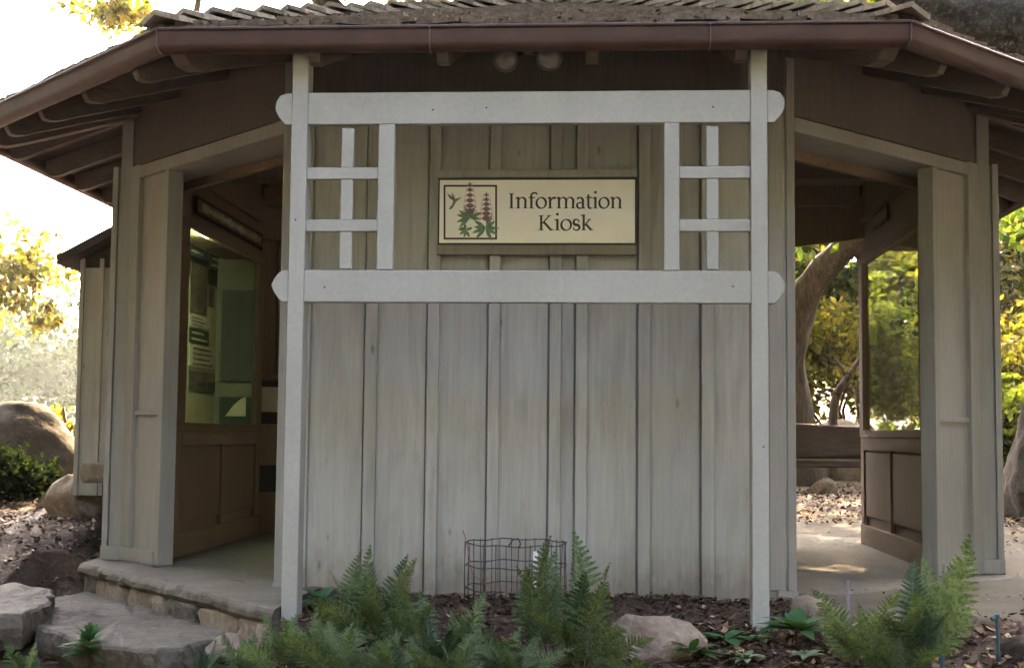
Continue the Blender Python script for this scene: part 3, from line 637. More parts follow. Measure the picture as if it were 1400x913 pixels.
for (x, y0, y1, n) in ((642.5, 252, 288, 6), (665, 266, 298, 6)):
    for i in range(n):
        t = i/(n-1); y = y0+(y1-y0)*t; w_ = 1.8+4.2*t**.7; h = 2.4+1.2*t
        fl.poly([(x+math.cos(q*.524)*w_*(1 if abs(math.sin(q*.524)) < .9 else .8), y+math.sin(q*.524)*h) for q in range(12)], 2+i*.02)
        for sg in (-1, 1):
            for da in (-.5, 0, .4, .8):
                pk.stroke([(x+sg*w_*.7, y), (x+sg*(w_+4.2*(.5+.5*t)), y+da*4)], .55, 3)
    fl.stroke([(x, y0-4), (x, y1+12)], 1.0, 1.5)
fl.build('printed_flowers', M['flowerink'], sign, fix=False); pk.build('printed_stamens', M['pinkink'], sign, fix=False)
bd = Ink()
bd.poly([(611, 264), (616, 266.5), (619.5, 270), (622, 273.5), (620, 274), (615, 271)], 1); bd.poly([(617.5, 262.5), (620.5, 267), (622.5, 272), (620.3, 273), (618, 268)], 1.1)
bd.poly([(620, 272.5), (624, 271), (627, 270.5), (630.5, 268.3), (628.3, 272), (625.5, 273.5), (622.5, 277), (620.5, 281), (618, 279.5)], 1.2); bd.poly([(619.5, 279), (620.5, 281.5), (617, 285.5), (613.5, 286), (616, 281.5)], 1.3)
bd.build('printed_hummingbird', M['birdink'], sign, fix=False)

# ------------------------------------------------------------------ floodlight pair under the eave
yf = -.60
pc = atY(721, 76, yf); flood = thing('floodlight', (pc.x, yf, pc.z), 'twin round floodlights on a dark bracket under the front eave', 'floodlight')
m = MB(); m.tube([(pc.x, yf+.06, deck(.54)-.0), (pc.x, yf+.06, pc.z+.03)], .045, 16); m.build('junction_box', M['lampmetal'], flood)
for px, dx in ((691.5, -.35), (751, .35)):
    p = atY(px, 81 if dx < 0 else 79, yf-.07); d = Vector((dx*.55, -1, -.28)).normalized()
    m = MB(); q = [p-d*.13, p-d*.12, p-d*.06, p-d*.015, p]; m.tube(q, [.02, .03, .036, .054, .056], 20)
    m.tube([p-d*.12, Vector((pc.x+dx*.08, yf+.05, pc.z+.035))], .012, 8); hd = m.build('lamp_head', M['lampmetal'], flood, smooth=True)
    m = MB(); m.tube([p-d*.002, p+d*.004, p+d*.010, p+d*.013], [.050, .047, .03, .006], 20); m.build('lens', M['lens'], hd, smooth=True)
    m = MB(); u_ = d.orthogonal().normalized(); v_ = d.cross(u_); m.tube([p+d*.002+(u_*math.cos(a*.3142)+v_*math.sin(a*.3142))*.0535 for a in range(21)], .0045, 6); m.build('rim', M['gutter_lip'], hd, smooth=True)

# ------------------------------------------------------------------ things inside the display case and interior signs
XB = -2.498
def card(name, px0, py0, px1, py1, mat, label, cat, group=None, X=XB, th=.004, inner=None):
    a = atX(px0, (py0+py1)/2, X); b = atX(px1, (py0+py1)/2, X); zt = (atX((px0+px1)/2, py0, X)).z; zb = (atX((px0+px1)/2, py1, X)).z
    m = MB(); m.box(X, X+th, min(a.y, b.y), max(a.y, b.y), zb, zt); o = m.build(name, mat, None, loc=(X, (a.y+b.y)/2, zb)); tag(o, label, cat, group); return o, (a.y, b.y, zb, zt)
def textlines(o, box, n, mat, X, part='printed_lines', frac=(.12, .88)):
    y0, y1, zb, zt = box; m = MB()
    for i in range(n):
        z = zt-(zt-zb)*(i+.7)/(n+.4); hh = (zt-zb)/(n+.4)*.16
        y = y0+(y1-y0)*frac[0]; ye = y0+(y1-y0)*(frac[1]-random.random()*.2)
        while y < ye:
            w_ = random.uniform(.012, .035); m.box(X, X+.0012, y, min(y+w_, ye), z-hh, z+hh); y += w_+.009
    m.build(part, mat, o, fix=False)
g_ = 'printed cards in the lit display case'
o, b = card('caption_card', 259, 331, 283, 352, M['darkcard'], 'dark caption card at upper left in the lit display case', 'caption card', g_); textlines(o, b, 2, M['whitepaper'], XB+.005)
o, b = card('caption_card', 286, 350, 309, 371, M['darkcard'], 'dark caption card right of the topmost one in the display case', 'caption card', g_); textlines(o, b, 2, M['whitepaper'], XB+.005)
o, b = card('caption_card', 258, 450, 285, 470, M['darkcard'], 'dark caption card below the tall photograph in the display case', 'caption card', g_); textlines(o, b, 2, M['whitepaper'], XB+.005)
card('photograph_print', 260, 361, 283, 428, M['photoprint'], 'tall dark photograph in the lit display case', 'photograph')
card('photograph_print', 284, 391, 292, 419, M['photoprint'], 'small grey photograph beside the tall photograph in the case', 'photograph')
card('photograph_print', 299, 371, 307, 398, M['photoprint'], 'narrow dark photograph near the case end, higher of two', 'photograph')
card('photograph_print', 297, 426, 306, 457, M['photoprint'], 'narrow dark photograph near the case end, lower of two', 'photograph')
card('photograph_print', 258, 508, 296, 534, M['photoprint'], 'wide dark photograph low in the display case', 'photograph')
o, b = card('text_sheet', 259, 432, 283, 448, M['whitepaper'], 'small text sheet under the tall photograph', 'text sheet'); textlines(o, b, 3, M['ink'], XB+.005)
o, b = card('text_sheet', 258, 473, 296, 503, M['whitepaper'], 'wide text sheet in the middle of the display case', 'text sheet'); textlines(o, b, 4, M['ink'], XB+.005)
# green board on the far end of the case
m = MB(); y = 3.158; m.box(-2.448, -2.215, y-.012, y, 1.11, 1.78); o = m.build('felt_board', M['greenboard'], None, loc=(-2.33, y, 1.11)); tag(o, 'dark green felt board on the far end of the display case', 'board')
m = MB(); m.box(-2.448, -2.215, y-.012, y, .805, 1.0); o = m.build('felt_board', M['greenboard'], None, loc=(-2.33, y, .805)); tag(o, 'low green felt board behind the white folded sheet in the case', 'board')
m = MB(); m.prism([(-2.40, .86), (-2.25, .86), (-2.25, 1.0), (-2.29, .985), (-2.34, .94)], y-.022, y-.018, lambda u, v, w_: (u, w_, v)); o = m.build('folded_sheet', M['whitepaper'], None, loc=(-2.32, y, .86)); tag(o, 'white folded paper sheet at the far end of the case', 'paper')
# plaques over the glass
def plaque(s, y0, y1, z0, z1, label, marks):
    X = 2.186*s; t = .014
    o = thing('name_plaque', (X, (y0+y1)/2, z0), label, 'plaque')
    m = MB(); m.box(min(X, X-s*t), max(X, X-s*t), y0, y1, z0, z1); m.build('plaque_board', M['black'], o, bevel=.003)
    m = MB(); m.box(min(X-s*t, X-s*(t+.003)), max(X-s*t, X-s*(t+.003)), y0+.025, y1-.025, z0+.02, z1-.02); m.build('plaque_face', M['inner'], o)
    if marks:
        m = MB(); yy = y0+.1
        while yy < y1-.1:
            w_ = random.uniform(.03, .06); h_ = random.uniform(.018, .03); zc = (z0+z1)/2
            m.tube([(X-s*(t+.005), yy+w_*q/8, zc+math.sin(q*1.6+yy*9)*h_) for q in range(9)], .0035, 5); yy += w_+random.uniform(.005, .03)
        m.build('script_marks', M['paper'], o)
plaque(-1, 1.58, 3.22, 2.085, 2.20, 'long dark-framed plaque above the lit display case', True)
plaque(1, 2.28, 2.75, 2.16, 2.265, 'short dark plaque above the clear window by the right doorway', False)
# brochure tilted in the niche of the corner wall
g = FR['nw']; L = LEN['nw']
m = MB(); m.prism([(L-.42, 1.09), (L-.06, 1.09), (L-.12, .90), (L-.36, .90)], 0, .004, lambda u, v, w_: g(u, -.05-(1.09-v)*.25-w_, v)); o = m.build('brochure', M['whitepaper'], None, loc=g(L-.24, -.1, .9)); tag(o, 'pale brochure tilted in the dark wall niche past the display case', 'brochure')

# ------------------------------------------------------------------ platform, riser stones, steps and rocks
def rough_poly(name, poly, z0, z1, mat, parent=None, loc=None, amp=.02, res=.09, seed=0, topamp=.006):
    """irregular stone slab: outline resampled and jittered, rounded arris"""
    pts = []
    n = len(poly)
    for i in range(n):
        a, b = Vector(poly[i]), Vector(poly[(i+1) % n]); k = max(1, int((b-a).length/res))
        for j in range(k): pts.append(a+(b-a)*j/k)
    c = sum(pts, Vector((0, 0)))/len(pts); m = MB(); N = len(pts)
    def ringp(sc_in, z, amp_):
        out = []
        for q, p in enumerate(pts):
            d = (p-c); dn = d.normalized(); nz = noise.noise(Vector((p.x*4+seed, p.y*4, z*6)))*amp_+noise.noise(Vector((p.x*13+seed, p.y*13, z*17)))*amp_*.5
            pp = p-dn*sc_in+dn*nz; out.append((pp.x, pp.y, z+noise.noise(Vector((p.x*5, p.y*5, seed+9)))*amp_*.25))
        return out
    h = z1-z0; ed = min(.018, h*.25)
    rings = [ringp(.02, z0, amp), ringp(.0, z0+h*.3, amp), ringp(.0, z1-h*.4, amp), ringp(.004, z1-ed, amp*.9), ringp(ed*.9, z1-ed*.25, amp*.8), ringp(ed*1.8, z1, amp*.6)]
    if topamp:
        for f_ in (.8, .6, .4, .2):
            rings.append([(c.x+(x-c.x)*f_, c.y+(y-c.y)*f_, z1+noise.noise(Vector((x*f_*3+seed, y*f_*7, 1)))*topamp+noise.noise(Vector((x*f_*11, y*f_*16+seed, 4)))*topamp*.5) for x, y, _ in rings[5]])
    vs = [v for r_ in rings for v in r_]; fs = [(r_*N+i, r_*N+(i+1) % N, (r_+1)*N+(i+1) % N, (r_+1)*N+i) for r_ in range(len(rings)-1) for i in range(N)]
    fs.append(tuple(range((len(rings)-1)*N, len(rings)*N))); fs.append(tuple(range(N))[::-1])
    m.add(vs, fs); return m.build(name, mat, parent, loc=loc, smooth=False, bevel=0)
plat = thing('platform', (-1.9, .3, -.1), 'low concrete platform with a rough edge under the kiosk floor', 'platform')
poly = [(-2.64, 1.05), (-1.85, .1), (-1.06, -.87), (-1.03, -.05), (1.28, .07), (1.45, .02), (2.6, 1.05), (2.62, 3.5), (1.35, 4.75), (-1.35, 4.75), (-2.62, 3.5)]
rough_poly('slab', poly, -.075, .0, M['slab'], plat, amp=.034, res=.05, topamp=0)
# riser stones below the slab lip
ea, eb = Vector((-2.60, 1.02)), Vector((-1.06, -.84)); dd = (eb-ea); EL = dd.length; dd.normalize(); nn = Vector((dd.y, -dd.x)); nn = nn if nn.x < 0 else -nn
def rock_mesh(sx, sy, sz, seed, sub=4, cuts=7, amp=.18, flat=-.5):
    import bmesh
    rs = random.Random(seed); bm = bmesh.new(); bmesh.ops.create_icosphere(bm, subdivisions=sub, radius=1)
    planes = []
    for i in range(cuts):
        d = Vector((rs.uniform(-1, 1), rs.uniform(-1, 1), rs.uniform(-.6, 1))).normalized(); planes.append((d, rs.uniform(.66, .92)))
    for v in bm.verts:
        p = v.co.copy()
        p *= 1+noise.noise(p*1.1+Vector((seed*3.1, 0, 0)))*amp*1.5
        for d, h in planes:
            e_ = p.dot(d)-h
            if e_ > 0: p -= d*e_*.88
        p += v.co*(noise.noise(p*3.2+Vector((seed, 5, 0)))*amp*.35+noise.noise(p*8+Vector((seed, 1, 0)))*amp*.12)
        if p.z < flat: p.z = flat
        v.co = Vector((p.x*sx, p.y*sy, (p.z-flat)*sz/(1-flat)))
    me = bpy.data.meshes.new('rock'); bm.to_mesh(me); bm.free(); me.polygons.foreach_set('use_smooth', [True]*len(me.polygons)); return me
def rock(name, loc, size, seed, mat, label, cat='rock', group=None, rot=0, parent=None, cuts=7, amp=.18, flat=-.5, sub=4):
    me = rock_mesh(*size, seed, cuts=cuts, amp=amp, flat=flat, sub=sub); me.materials.append(mat); o = bpy.data.objects.new(name, me); COL.objects.link(o); o.rotation_euler.z = rot
    if parent: o.parent = parent; o.location = Vector(loc)-ORG[parent.name]
    else: o.location = loc; tag(o, label, cat, group)
    return o
def block_mesh(sx, sy, sz, seed):
    import bmesh
    rs_ = random.Random(seed); bm = bmesh.new(); bmesh.ops.create_cube(bm, size=2); bmesh.ops.subdivide_edges(bm, edges=bm.edges[:], cuts=9, use_grid_fill=True)
    sk = [rs_.uniform(-.1, .1) for _ in range(4)]
    for v in bm.verts:
        p = v.co.copy(); q = Vector((p.x*(1+sk[0]*p.z), p.y, p.z*(1+sk[1]*p.x)+sk[2]*.4*p.x))
        n_ = (abs(p.x)**7+abs(p.y)**7+abs(p.z)**7)**(1/7); q = q/max(n_, .001)
        q += p*(noise.noise(p*1.3+Vector((seed, 0, 0)))*.13+noise.noise(p*4+Vector((seed, 3, 0)))*.05)
        v.co = Vector((q.x*sx, q.y*sy, q.z*sz))
    me = bpy.data.meshes.new('stone'); bm.to_mesh(me); bm.free(); me.polygons.foreach_set('use_smooth', [True]*len(me.polygons)); return me
t = 0.0; i = 0; rs = random.Random(3)
while t < EL-.05:
    w_ = rs.uniform(.13, .44); w_ = min(w_, EL-t); hh = rs.uniform(.075, .092); c = ea+dd*(t+w_/2)+nn*(-.055+rs.uniform(-.012, .012))
    me = block_mesh(w_*.495, .06, hh, 40+i); me.materials.append((M['riser'], M['riser'], M['sandstone'], M['flag'])[rs.randrange(4)])
    o = bpy.data.objects.new('riser_stone', me); COL.objects.link(o); o.parent = plat; o.location = Vector((c.x, c.y, -.078-hh*.92))-ORG[plat.name]; o.rotation_euler = (0, rs.uniform(-.03, .03), math.atan2(dd.y, dd.x))
    t += w_+rs.uniform(.0, .012); i += 1
m = MB(); m.prism([(ea.x-nn.x*.05, ea.y-nn.y*.05), (eb.x-nn.x*.05, eb.y-nn.y*.05), (eb.x-nn.x*.3, eb.y-nn.y*.3), (ea.x-nn.x*.3, ea.y-nn.y*.3)], -.3, -.078, lambda u, v, w_: (u, v, w_)); m.build('mortar_core', M['slab'], plat)
# flat step stones
def gz(px, py, z):
    d = ray(px, py); q = CAM+d*((z-CAM.z)/d.z); return (q.x, q.y)
def step(px, z, th, label, seed, amp=.06):
    poly = [gz(a, b, z) for a, b in px]; c = sum((Vector(p) for p in poly), Vector((0, 0)))/len(poly)
    o = rough_poly('step_stone', poly, z-th, z, M['flag'], None, loc=(c.x, c.y, z-th), amp=amp, res=.035, seed=seed, topamp=.022); tag(o, label, 'step stone', 'flat stones of the steps'); return o
step([(38, 838), (60, 818), (118, 806), (170, 806), (255, 836), (345, 852), (365, 862), (300, 872), (215, 888), (140, 880), (62, 858)], -.155, .15, 'long pale flat step stone below the platform edge', 2)
step([(-70, 842), (-40, 806), (20, 796), (72, 804), (70, 818), (30, 836), (-10, 838)], -.07, .16, 'grey step stone at the left beside the long pale step', 5)
step([(-60, 880), (0, 858), (58, 866), (75, 890), (40, 930), (-60, 935)], -.30, .2, 'grey stone lowest of the steps, at the bottom left corner', 8)
p = ground(308, 893); rock('rock', (p.x, p.y, p.z-.03), (.1, .09, .11), 21, M['sandstone'], 'small pale rounded rock between the steps and the front ferns')
p = ground(236, 878); rock('rock', (p.x+.15, p.y-.1, p.z-.03), (.26, .13, .10), 22, M['flag'], 'low grey rock in front of the long pale step')
p = ground(893, 893); rock('rock', (p.x, p.y+.05, p.z-.06), (.235, .15, .225), 33, M['sandstone'], 'pale tan sandstone rock at the front of the mulch bed', cuts=5)
p = ground(1108, 838); rock('rock', (p.x, p.y+.06, p.z-.05), (.12, .11, .125), 28, M['riser'], 'tan rock between the right trellis post and the doorway path')
p = ground(1392, 897); rock('rock', (p.x+.03, p.y, p.z-.03), (.09, .08, .11), 30, M['boulder'], 'dark grey rock at the bottom right edge')
# rocks and boulders at the left
p = ground(97, 708); rock('rock', (p.x, p.y+.18, p.z-.06), (.225, .2, .35), 35, M['sandstone'], 'angular tan rock under the bump-out at the left', cuts=9)
p = ground(60, 694); rock('rock', (p.x, p.y+.05, p.z-.03), (.07, .07, .13), 36, M['flag'], 'small grey rock left of the angular tan rock')
p = atY(140, 646, 1.6); m = MB(); o = rough_poly('stone_block', [(p.x-.1, 1.5), (p.x+.15, 1.5), (p.x+.15, 1.8), (p.x-.1, 1.8)], p.z-.06, p.z+.06, M['riser'], None, loc=(p.x, 1.65, p.z-.06), amp=.015, res=.06); tag(o, 'pinkish square stone block resting behind the angular tan rock', 'stone block')
m = MB(); m.box(p.x+.02, p.x+.13, 1.55, 1.75, H(p.x, 1.6)-.1, p.z-.062); o = m.build('gap_shade_block', M['black'], None, loc=(p.x+.07, 1.65, H(p.x, 1.6)-.1)); tag(o, 'black block standing in for the shaded gap under the pinkish stone', 'shaded gap')  # black block stands in for the shaded gap under the stone
p = atY(22, 700, 3.6); rock('boulder', (p.x-.08, 3.6, H(p.x, 3.6)-.14), (.66, .55, .80), 12, M['boulder'], 'big dark rounded boulder with a sunlit edge at the far left', 'boulder', cuts=3, amp=.1, sub=5)
p = atY(1405, 655, 7.0); rock('boulder', (p.x+.62, 7.0, H(p.x, 7)-.1), (.95, .7, 1.5), 14, M['boulder'], 'brown boulder past the right corner of the kiosk', 'boulder', cuts=4, sub=5)
p = atY(1150, 592, 15.5); rock('boulder', (p.x, 15.5, .0), (.9, .6, 1.0), 16, M['sandstone'], 'pale sunlit boulder behind the log bench', 'boulder', cuts=4)
# log bench
bb = atY(1132, 668, 12.6); bx_, by_ = bb.x, 12.6
bench = thing('log_bench', (bx_, by_, H(bx_, by_)), 'dark hewn log bench beyond the far doorway', 'bench'); zb = H(bx_, by_)
def log(pts, r_, nm):
    m = MB(); P = [Vector(pts[0]).lerp(Vector(pts[1]), q/14) for q in range(15)]; m.tube(P, [r_]*15, 12, jit=.25); m.build(nm, M['log'], bench, smooth=True)
me = block_mesh(1.1, .13, .235, 77); me.materials.append(M['log']); o = bpy.data.objects.new('backrest', me); COL.objects.link(o); o.parent = bench; o.location = (0, .25, .70)
me = block_mesh(1.12, .2, .06, 78); me.materials.append(M['log']); o = bpy.data.objects.new('seat', me); COL.objects.link(o); o.parent = bench; o.location = (0, -.02, .40)
for dx in (-.9, .75):
    m = MB(); m.box(bx_+dx-.12, bx_+dx+.12, by_-.02, by_+.4, zb-.05, zb+.31); m.build('leg', M['log'], bench, bevel=.02)
rock('rock', (bx_-.1, by_-.35, zb-.03), (.17, .15, .26), 51, M['sandstone'], 'small tan rock under the log bench')

# ------------------------------------------------------------------ ground
def axis(fine0, fine1, st, far0, far1):
    a = list(np.arange(fine0, fine1, st)); x = fine0; s_ = st; L = []
    while x > far0: s_ *= 1.22; x -= s_; L.append(x)
    x = a[-1]; s_ = st; Rr = []
    while x < far1: s_ *= 1.22; x += s_; Rr.append(x)
    return L[::-1]+a+Rr
GX = axis(-4.6, 4.6, .055, -150, 150); GY = axis(-3.2, 5.2, .055, -60, 220)
gv = [(x, y, H(x, y)) for y in GY for x in GX]; nx = len(GX)
gf = [(j*nx+i, j*nx+i+1, (j+1)*nx+i+1, (j+1)*nx+i) for j in range(len(GY)-1) for i in range(nx-1)]
def zone(x, y):
    do = (x+1.05)*-.776+(y+.87)*-.632
    if x > 1.05:
        fy = -.72+.12*math.sin(x*3)-.25*sstep(2.2, 1.2, x) if x < 2.4 else -.6
        f = -.72+.1*math.sin(x*4)
        z_ = sstep(f-.12, f+.12, y)*sstep(1.05, 1.3, x)
        if y > 5: z_ *= .25+.75*sstep(7.0, 5.2, y)
        if x > 3.2 and y > 3: z_ *= sstep(5.5, 3.2, x)
        return z_
    if x < -2.5 and y > 2.6: return sstep(2.6, 4.2, y)*.2
    if y > 4.4: return sstep(4.4, 4.8, y)*.75*sstep(7.0, 5.4, y)+.12
    return 0
me = bpy.data.meshes.new('ground'); me.from_pydata(gv, [], gf); me.polygons.foreach_set('use_smooth', [True]*len(gf)); me.materials.append(M['ground'])
at_ = me.attributes.new('zone', 'FLOAT', 'POINT'); at_.data.foreach_set('value', [zone(v[0], v[1]) for v in gv])
go = bpy.data.objects.new('ground', me); COL.objects.link(go); tag(go, kind='structure')

# mulch and leaf litter
def scatter(name, mat, regions, label, seed, curl=.35):
    r_ = random.Random(seed); V = []
    for (n, x0, x1, y0, y1, smin, smax, asp, cond) in regions:
        k = 0; tries = 0
        while k < n and tries < n*6:
            tries += 1; x = r_.uniform(x0, x1); y = r_.uniform(y0, y1)
            if cond and r_.random() > cond(x, y): continue
            z = H(x, y)+r_.uniform(.003, .018); s_ = r_.uniform(smin, smax); a = r_.uniform(0, 6.283)
            d = Vector((math.cos(a), math.sin(a), r_.gauss(0, curl))).normalized(); q = d.cross(Vector((r_.gauss(0, curl), r_.gauss(0, curl), 1))).normalized()
            up = q.cross(d); p = Vector((x, y, z+s_*.18)); w_ = s_*asp
            V.append([p-d*s_, p-q*w_-up*s_*.2*r_.random(), p+d*s_+up*s_*.4*r_.random(), p+q*w_+up*s_*.25*r_.random()]); k += 1
    o = np_mesh(name, np.array([[tuple(c) for c in f] for f in V]), None, mat); tag(o, label, 'litter' if 'leaf' in name else 'mulch', kind='stuff'); return o
def not_slab(x, y):
    do = (x+1.05)*-.776+(y+.87)*-.632
    if y > -.86 and do < .03 and x < -1.0 and y < 1.1: return 0
    if x < -1.06 and do < .55 and y < .35: return .25
    if abs(x) < 1.26 and y > -.02 and y < 4.9: return 0
    return 1
scatter('bark_mulch', M['mulch'], [(5200, -1.1, 1.25, -1.5, -.02, .008, .026, .35, not_slab), (900, 1.2, 2.4, -1.5, -.6, .008, .024, .35, None), (1800, -4.6, -2.5, .2, 2.2, .01, .03, .35, not_slab), (900, -3.4, -1.0, -1.9, -.6, .008, .024, .35, not_slab)], 'dark bark mulch chips covering the planting bed', 11)
scatter('leaf_litter', M['litter'], [
    (900, -1.1, 1.3, -1.6, -.03, .008, .024, .5, not_slab), (420, -1.0, 1.3, -.12, -.015, .008, .02, .5, None), (1600, .7, 3.0, -1.9, -.72, .012, .032, .55, None),
    (5200, -4.9, -2.66, .35, 4.8, .009, .027, .55, not_slab), (700, -3.6, -1.0, -2.0, -.5, .01, .024, .5, not_slab), (700, 1.9, 2.6, -1.6, -.85, .01, .03, .5, None),
    (9000, .6, 6.5, 5.4, 14.5, .014, .036, .6, None), (900, 2.6, 5, 2.5, 8, .012, .03, .5, None), (260, 1.3, 3.2, -.7, 1.3, .005, .013, .5, None), (220, -2.3, 2.2, .2, 4.6, .006, .014, .5, None)], 'fallen dry leaves lying over the bed and ground', 12)

V = []; r_ = random.Random(31)
for _ in range(150):
    x = r_.uniform(-1.6, 1.6); v = r_.choice((.02, .03, .04, .05, .25, .4)); v = -v+r_.uniform(-.02, .02); y = -GOUT-.0-v*.95 if v < -.06 else -GOUT-r_.uniform(-.02, .07); z = ZE+.03+SLOPE*max(0, GOUT+y)+(.065 if y > -GOUT else .03)+r_.uniform(0, .015)
    s_ = r_.uniform(.008, .02); a = r_.uniform(0, 6.28); d = Vector((math.cos(a), math.sin(a), r_.gauss(0, .4))).normalized(); q = d.cross(Vector((0, r_.gauss(0, .3), 1))).normalized(); p = Vector((x, y, z)); V.append([tuple(p-d*s_), tuple(p-q*s_*.5), tuple(p+d*s_), tuple(p+q*s_*.5)])
tag(np_mesh('roof_leaf_litter', np.array(V), None, M['litter']), 'few dry leaves lying along the front gutter and roof edge', 'litter', kind='stuff')
# ------------------------------------------------------------------ ferns
def frond_arrays(L, arch, lean, seed, wmax=.25, npin=19):
    """flat fern frond in the local frame: rises along z, arches towards +x; returns leaf quads and stalk points"""
    r_ = random.Random(seed); S = 28; bend = r_.uniform(-.55, .55); pts = []; p = Vector((0, 0, 0)); a = lean
    for i in range(S+1):
        pts.append(p.copy()); a2 = lean+arch*(i/S)**1.6; p = p+Vector((math.sin(a2), math.sin(bend*(i/S)), math.cos(a2))).normalized()*(L/S)
    def P(t):
        f = t*S; i = min(S-1, int(f)); return pts[i].lerp(pts[i+1], f-i), (pts[i+1]-pts[i]).normalized()
    Q = []; side = Vector((0, 1, 0)); tw = r_.uniform(-.3, .3)
    for k in range(npin):
        t = .16+.83*(k/(npin-1))**.92; c, d = P(t); nrm = d.cross(side).normalized(); sd = (side*math.cos(tw)+nrm*math.sin(tw)).normalized(); nrm = d.cross(sd).normalized()
        s_ = (t-.16)/.84; l = L*wmax*(.62+.38*min(1, s_/.22))*(1-s_**1.35)**.95+.004
        for sg in (-1, 1):
            if r_.random() < .03: continue
            fw = .30+.35*s_+r_.uniform(-.07, .07); pd = (sd*sg*math.cos(fw)+d*math.sin(fw)-nrm*(-.10+r_.uniform(-.1, .1))).normalized()
            m = max(3, int(l/.0095)); pw = min(.013, L*.027)*(1-.35*s_)
            per = (d-pd*d.dot(pd)).normalized(); cur = c.copy(); dr = r_.uniform(.05, .3)
            for j in range(m):
                u = (j+.3)/m; q = c+pd*l*u+nrm*(l*dr*u*u*.5); w_ = pw*(1-u**1.6)**.8+.0012; st = l/m*.95
                dirn = pd-nrm*(-dr*u*.7)
                for e_ in (-1, 1):
                    tip = q+per*e_*w_+dirn*st*.55+nrm*r_.uniform(-.002, .002)
                    Q.append([q-dirn*st*.55, q+per*e_*w_*.85-dirn*st*.30, tip, q+dirn*st*.62])
    return np.array([[tuple(v) for v in f] for f in Q]), pts
FROND = []
for i in range(7):
    L = .5; q, pts = frond_arrays(L, (.3, .55, .8, 1.0, .45, .7, 1.2)[i], (.12, .2, .3, .35, .05, .25, .4)[i], 100+i, wmax=(.24, .27, .25, .28, .22, .26, .25)[i]); FROND.append((q, pts))
FM = {}
def frond_mesh(i, matn):
    if (i, matn) in FM: return FM[(i, matn)]
    q, pts = FROND[i]; n = q.shape[0]; me = bpy.data.meshes.new('frond')
    mb = MB(); mb.tube(pts, [.0026*(1-.75*k/(len(pts)-1)) for k in range(len(pts))], 5, cap=False)
    V = [tuple(v) for v in q.reshape(-1, 3)]; k = len(V); me.from_pydata(V+mb.v, [], [(4*j, 4*j+1, 4*j+2, 4*j+3) for j in range(n)]+[tuple(a+k for a in f) for f in mb.f])
    me.materials.append(M[matn]); me.materials.append(M['rachis']); me.polygons.foreach_set('material_index', [0]*n+[1]*len(mb.f)); FM[(i, matn)] = me; return me
def fern(px, py, h_px, n, label, seed, spread=1.0, mat='fern', front=None, tall=None, Y=None):
    """px, py: foot of the plant in the bed; h_px: height of its longest frond"""
    p = ground(px, py); dist = (p-CAM).length; sc = .93*h_px/F_PX*dist/.46; r_ = random.Random(seed)
    root = thing('fern', (p.x, p.y, p.z-.01), label, 'fern', 'ferns in the front bed')
    spec = tall if tall is not None else []
    for k in range(n):
        if k < len(spec):
            tilt, s_, idx, mt = spec[k]; o = bpy.data.objects.new('frond', frond_mesh(idx, mt)); COL.objects.link(o); o.parent = root
            o.matrix_local = Matrix.Translation((math.sin(R(tilt))*.02, r_.uniform(-.02, .02), 0)) @ Matrix.Rotation(R(tilt), 4, 'Y') @ Matrix.Rotation(R(r_.choice((90, 270))+r_.uniform(-35, 35)), 4, 'Z') @ Matrix.Scale(sc*s_, 4); continue
        else: az, s_, idx, mt = 360*k/n+r_.uniform(-25, 25), r_.uniform(.5, .85), r_.randrange(7), (mat if r_.random() < .8 else 'ferndark')
        o = bpy.data.objects.new('frond', frond_mesh(idx, mt)); COL.objects.link(o); o.parent = root
        o.rotation_euler = (r_.uniform(-.1, .1), r_.uniform(-.12, .2)*spread, R(az)); o.scale = (sc*s_,)*3
        o.location = (math.cos(R(az))*.02, math.sin(R(az))*.02, 0)
    return root
# first number: tilt in degrees, positive leans right as seen from the front
fern(522, 876, 128, 12, 'leafy fern in front of the wall with a pale yellowing frond', 1, tall=[(-22, 1.02, 0, 'fern'), (9, 1.0, 4, 'fernpale'), (4, .98, 1, 'ferndark'), (-40, .85, 2, 'fern'), (34, .8, 3, 'fern'), (20, .8, 1, 'fern'), (-8, .8, 3, 'fern')])
fern(475, 868, 112, 10, 'bushy green fern just right of the left trellis post', 2, tall=[(-8, 1.03, 0, 'fern'), (15, .85, 1, 'fern'), (-30, .8, 3, 'fern'), (35, .8, 2, 'fern')])
fern(395, 915, 88, 12, 'wide low fern in front of the left trellis post', 3, 1.3, tall=[(-30, 1, 1, 'fern'), (-8, .95, 2, 'fern'), (18, .95, 3, 'fern'), (40, 1, 0, 'fern'), (-55, .95, 2, 'fern')])
fern(598, 912, 108, 11, 'spreading fern whose fronds arch to the right before the wire cage', 4, tall=[(38, 1.12, 1, 'fern'), (52, 1.0, 2, 'fern'), (18, .85, 4, 'fern'), (-20, .9, 3, 'fern'), (-38, .8, 2, 'fern')])
fern(738, 884, 148, 9, 'tall slender fern standing before the white pipe', 5, tall=[(-11, 1.04, 4, 'fern'), (4, .92, 0, 'fern'), (20, .7, 1, 'fern'), (-30, .7, 2, 'fern'), (35, .6, 3, 'fern')])
fern(796, 915, 182, 11, 'tallest fern of the bed, left of the tan sandstone rock', 6, tall=[(9, 1.03, 4, 'fern'), (-26, .66, 2, 'fern'), (30, .66, 3, 'fern'), (48, .6, 1, 'fern'), (-45, .55, 6, 'fern')])
fern(700, 930, 92, 12, 'low green fern at the bottom middle edge', 7, 1.4, tall=[(-35, 1, 1, 'fern'), (-10, .9, 2, 'fern'), (20, .95, 3, 'fern'), (45, 1, 0, 'fern')])
fern(628, 938, 95, 11, 'low fern at the bottom, left of the middle one', 8, 1.3, tall=[(-40, 1, 1, 'fern'), (-10, .9, 2, 'fern'), (22, .95, 3, 'fern')])
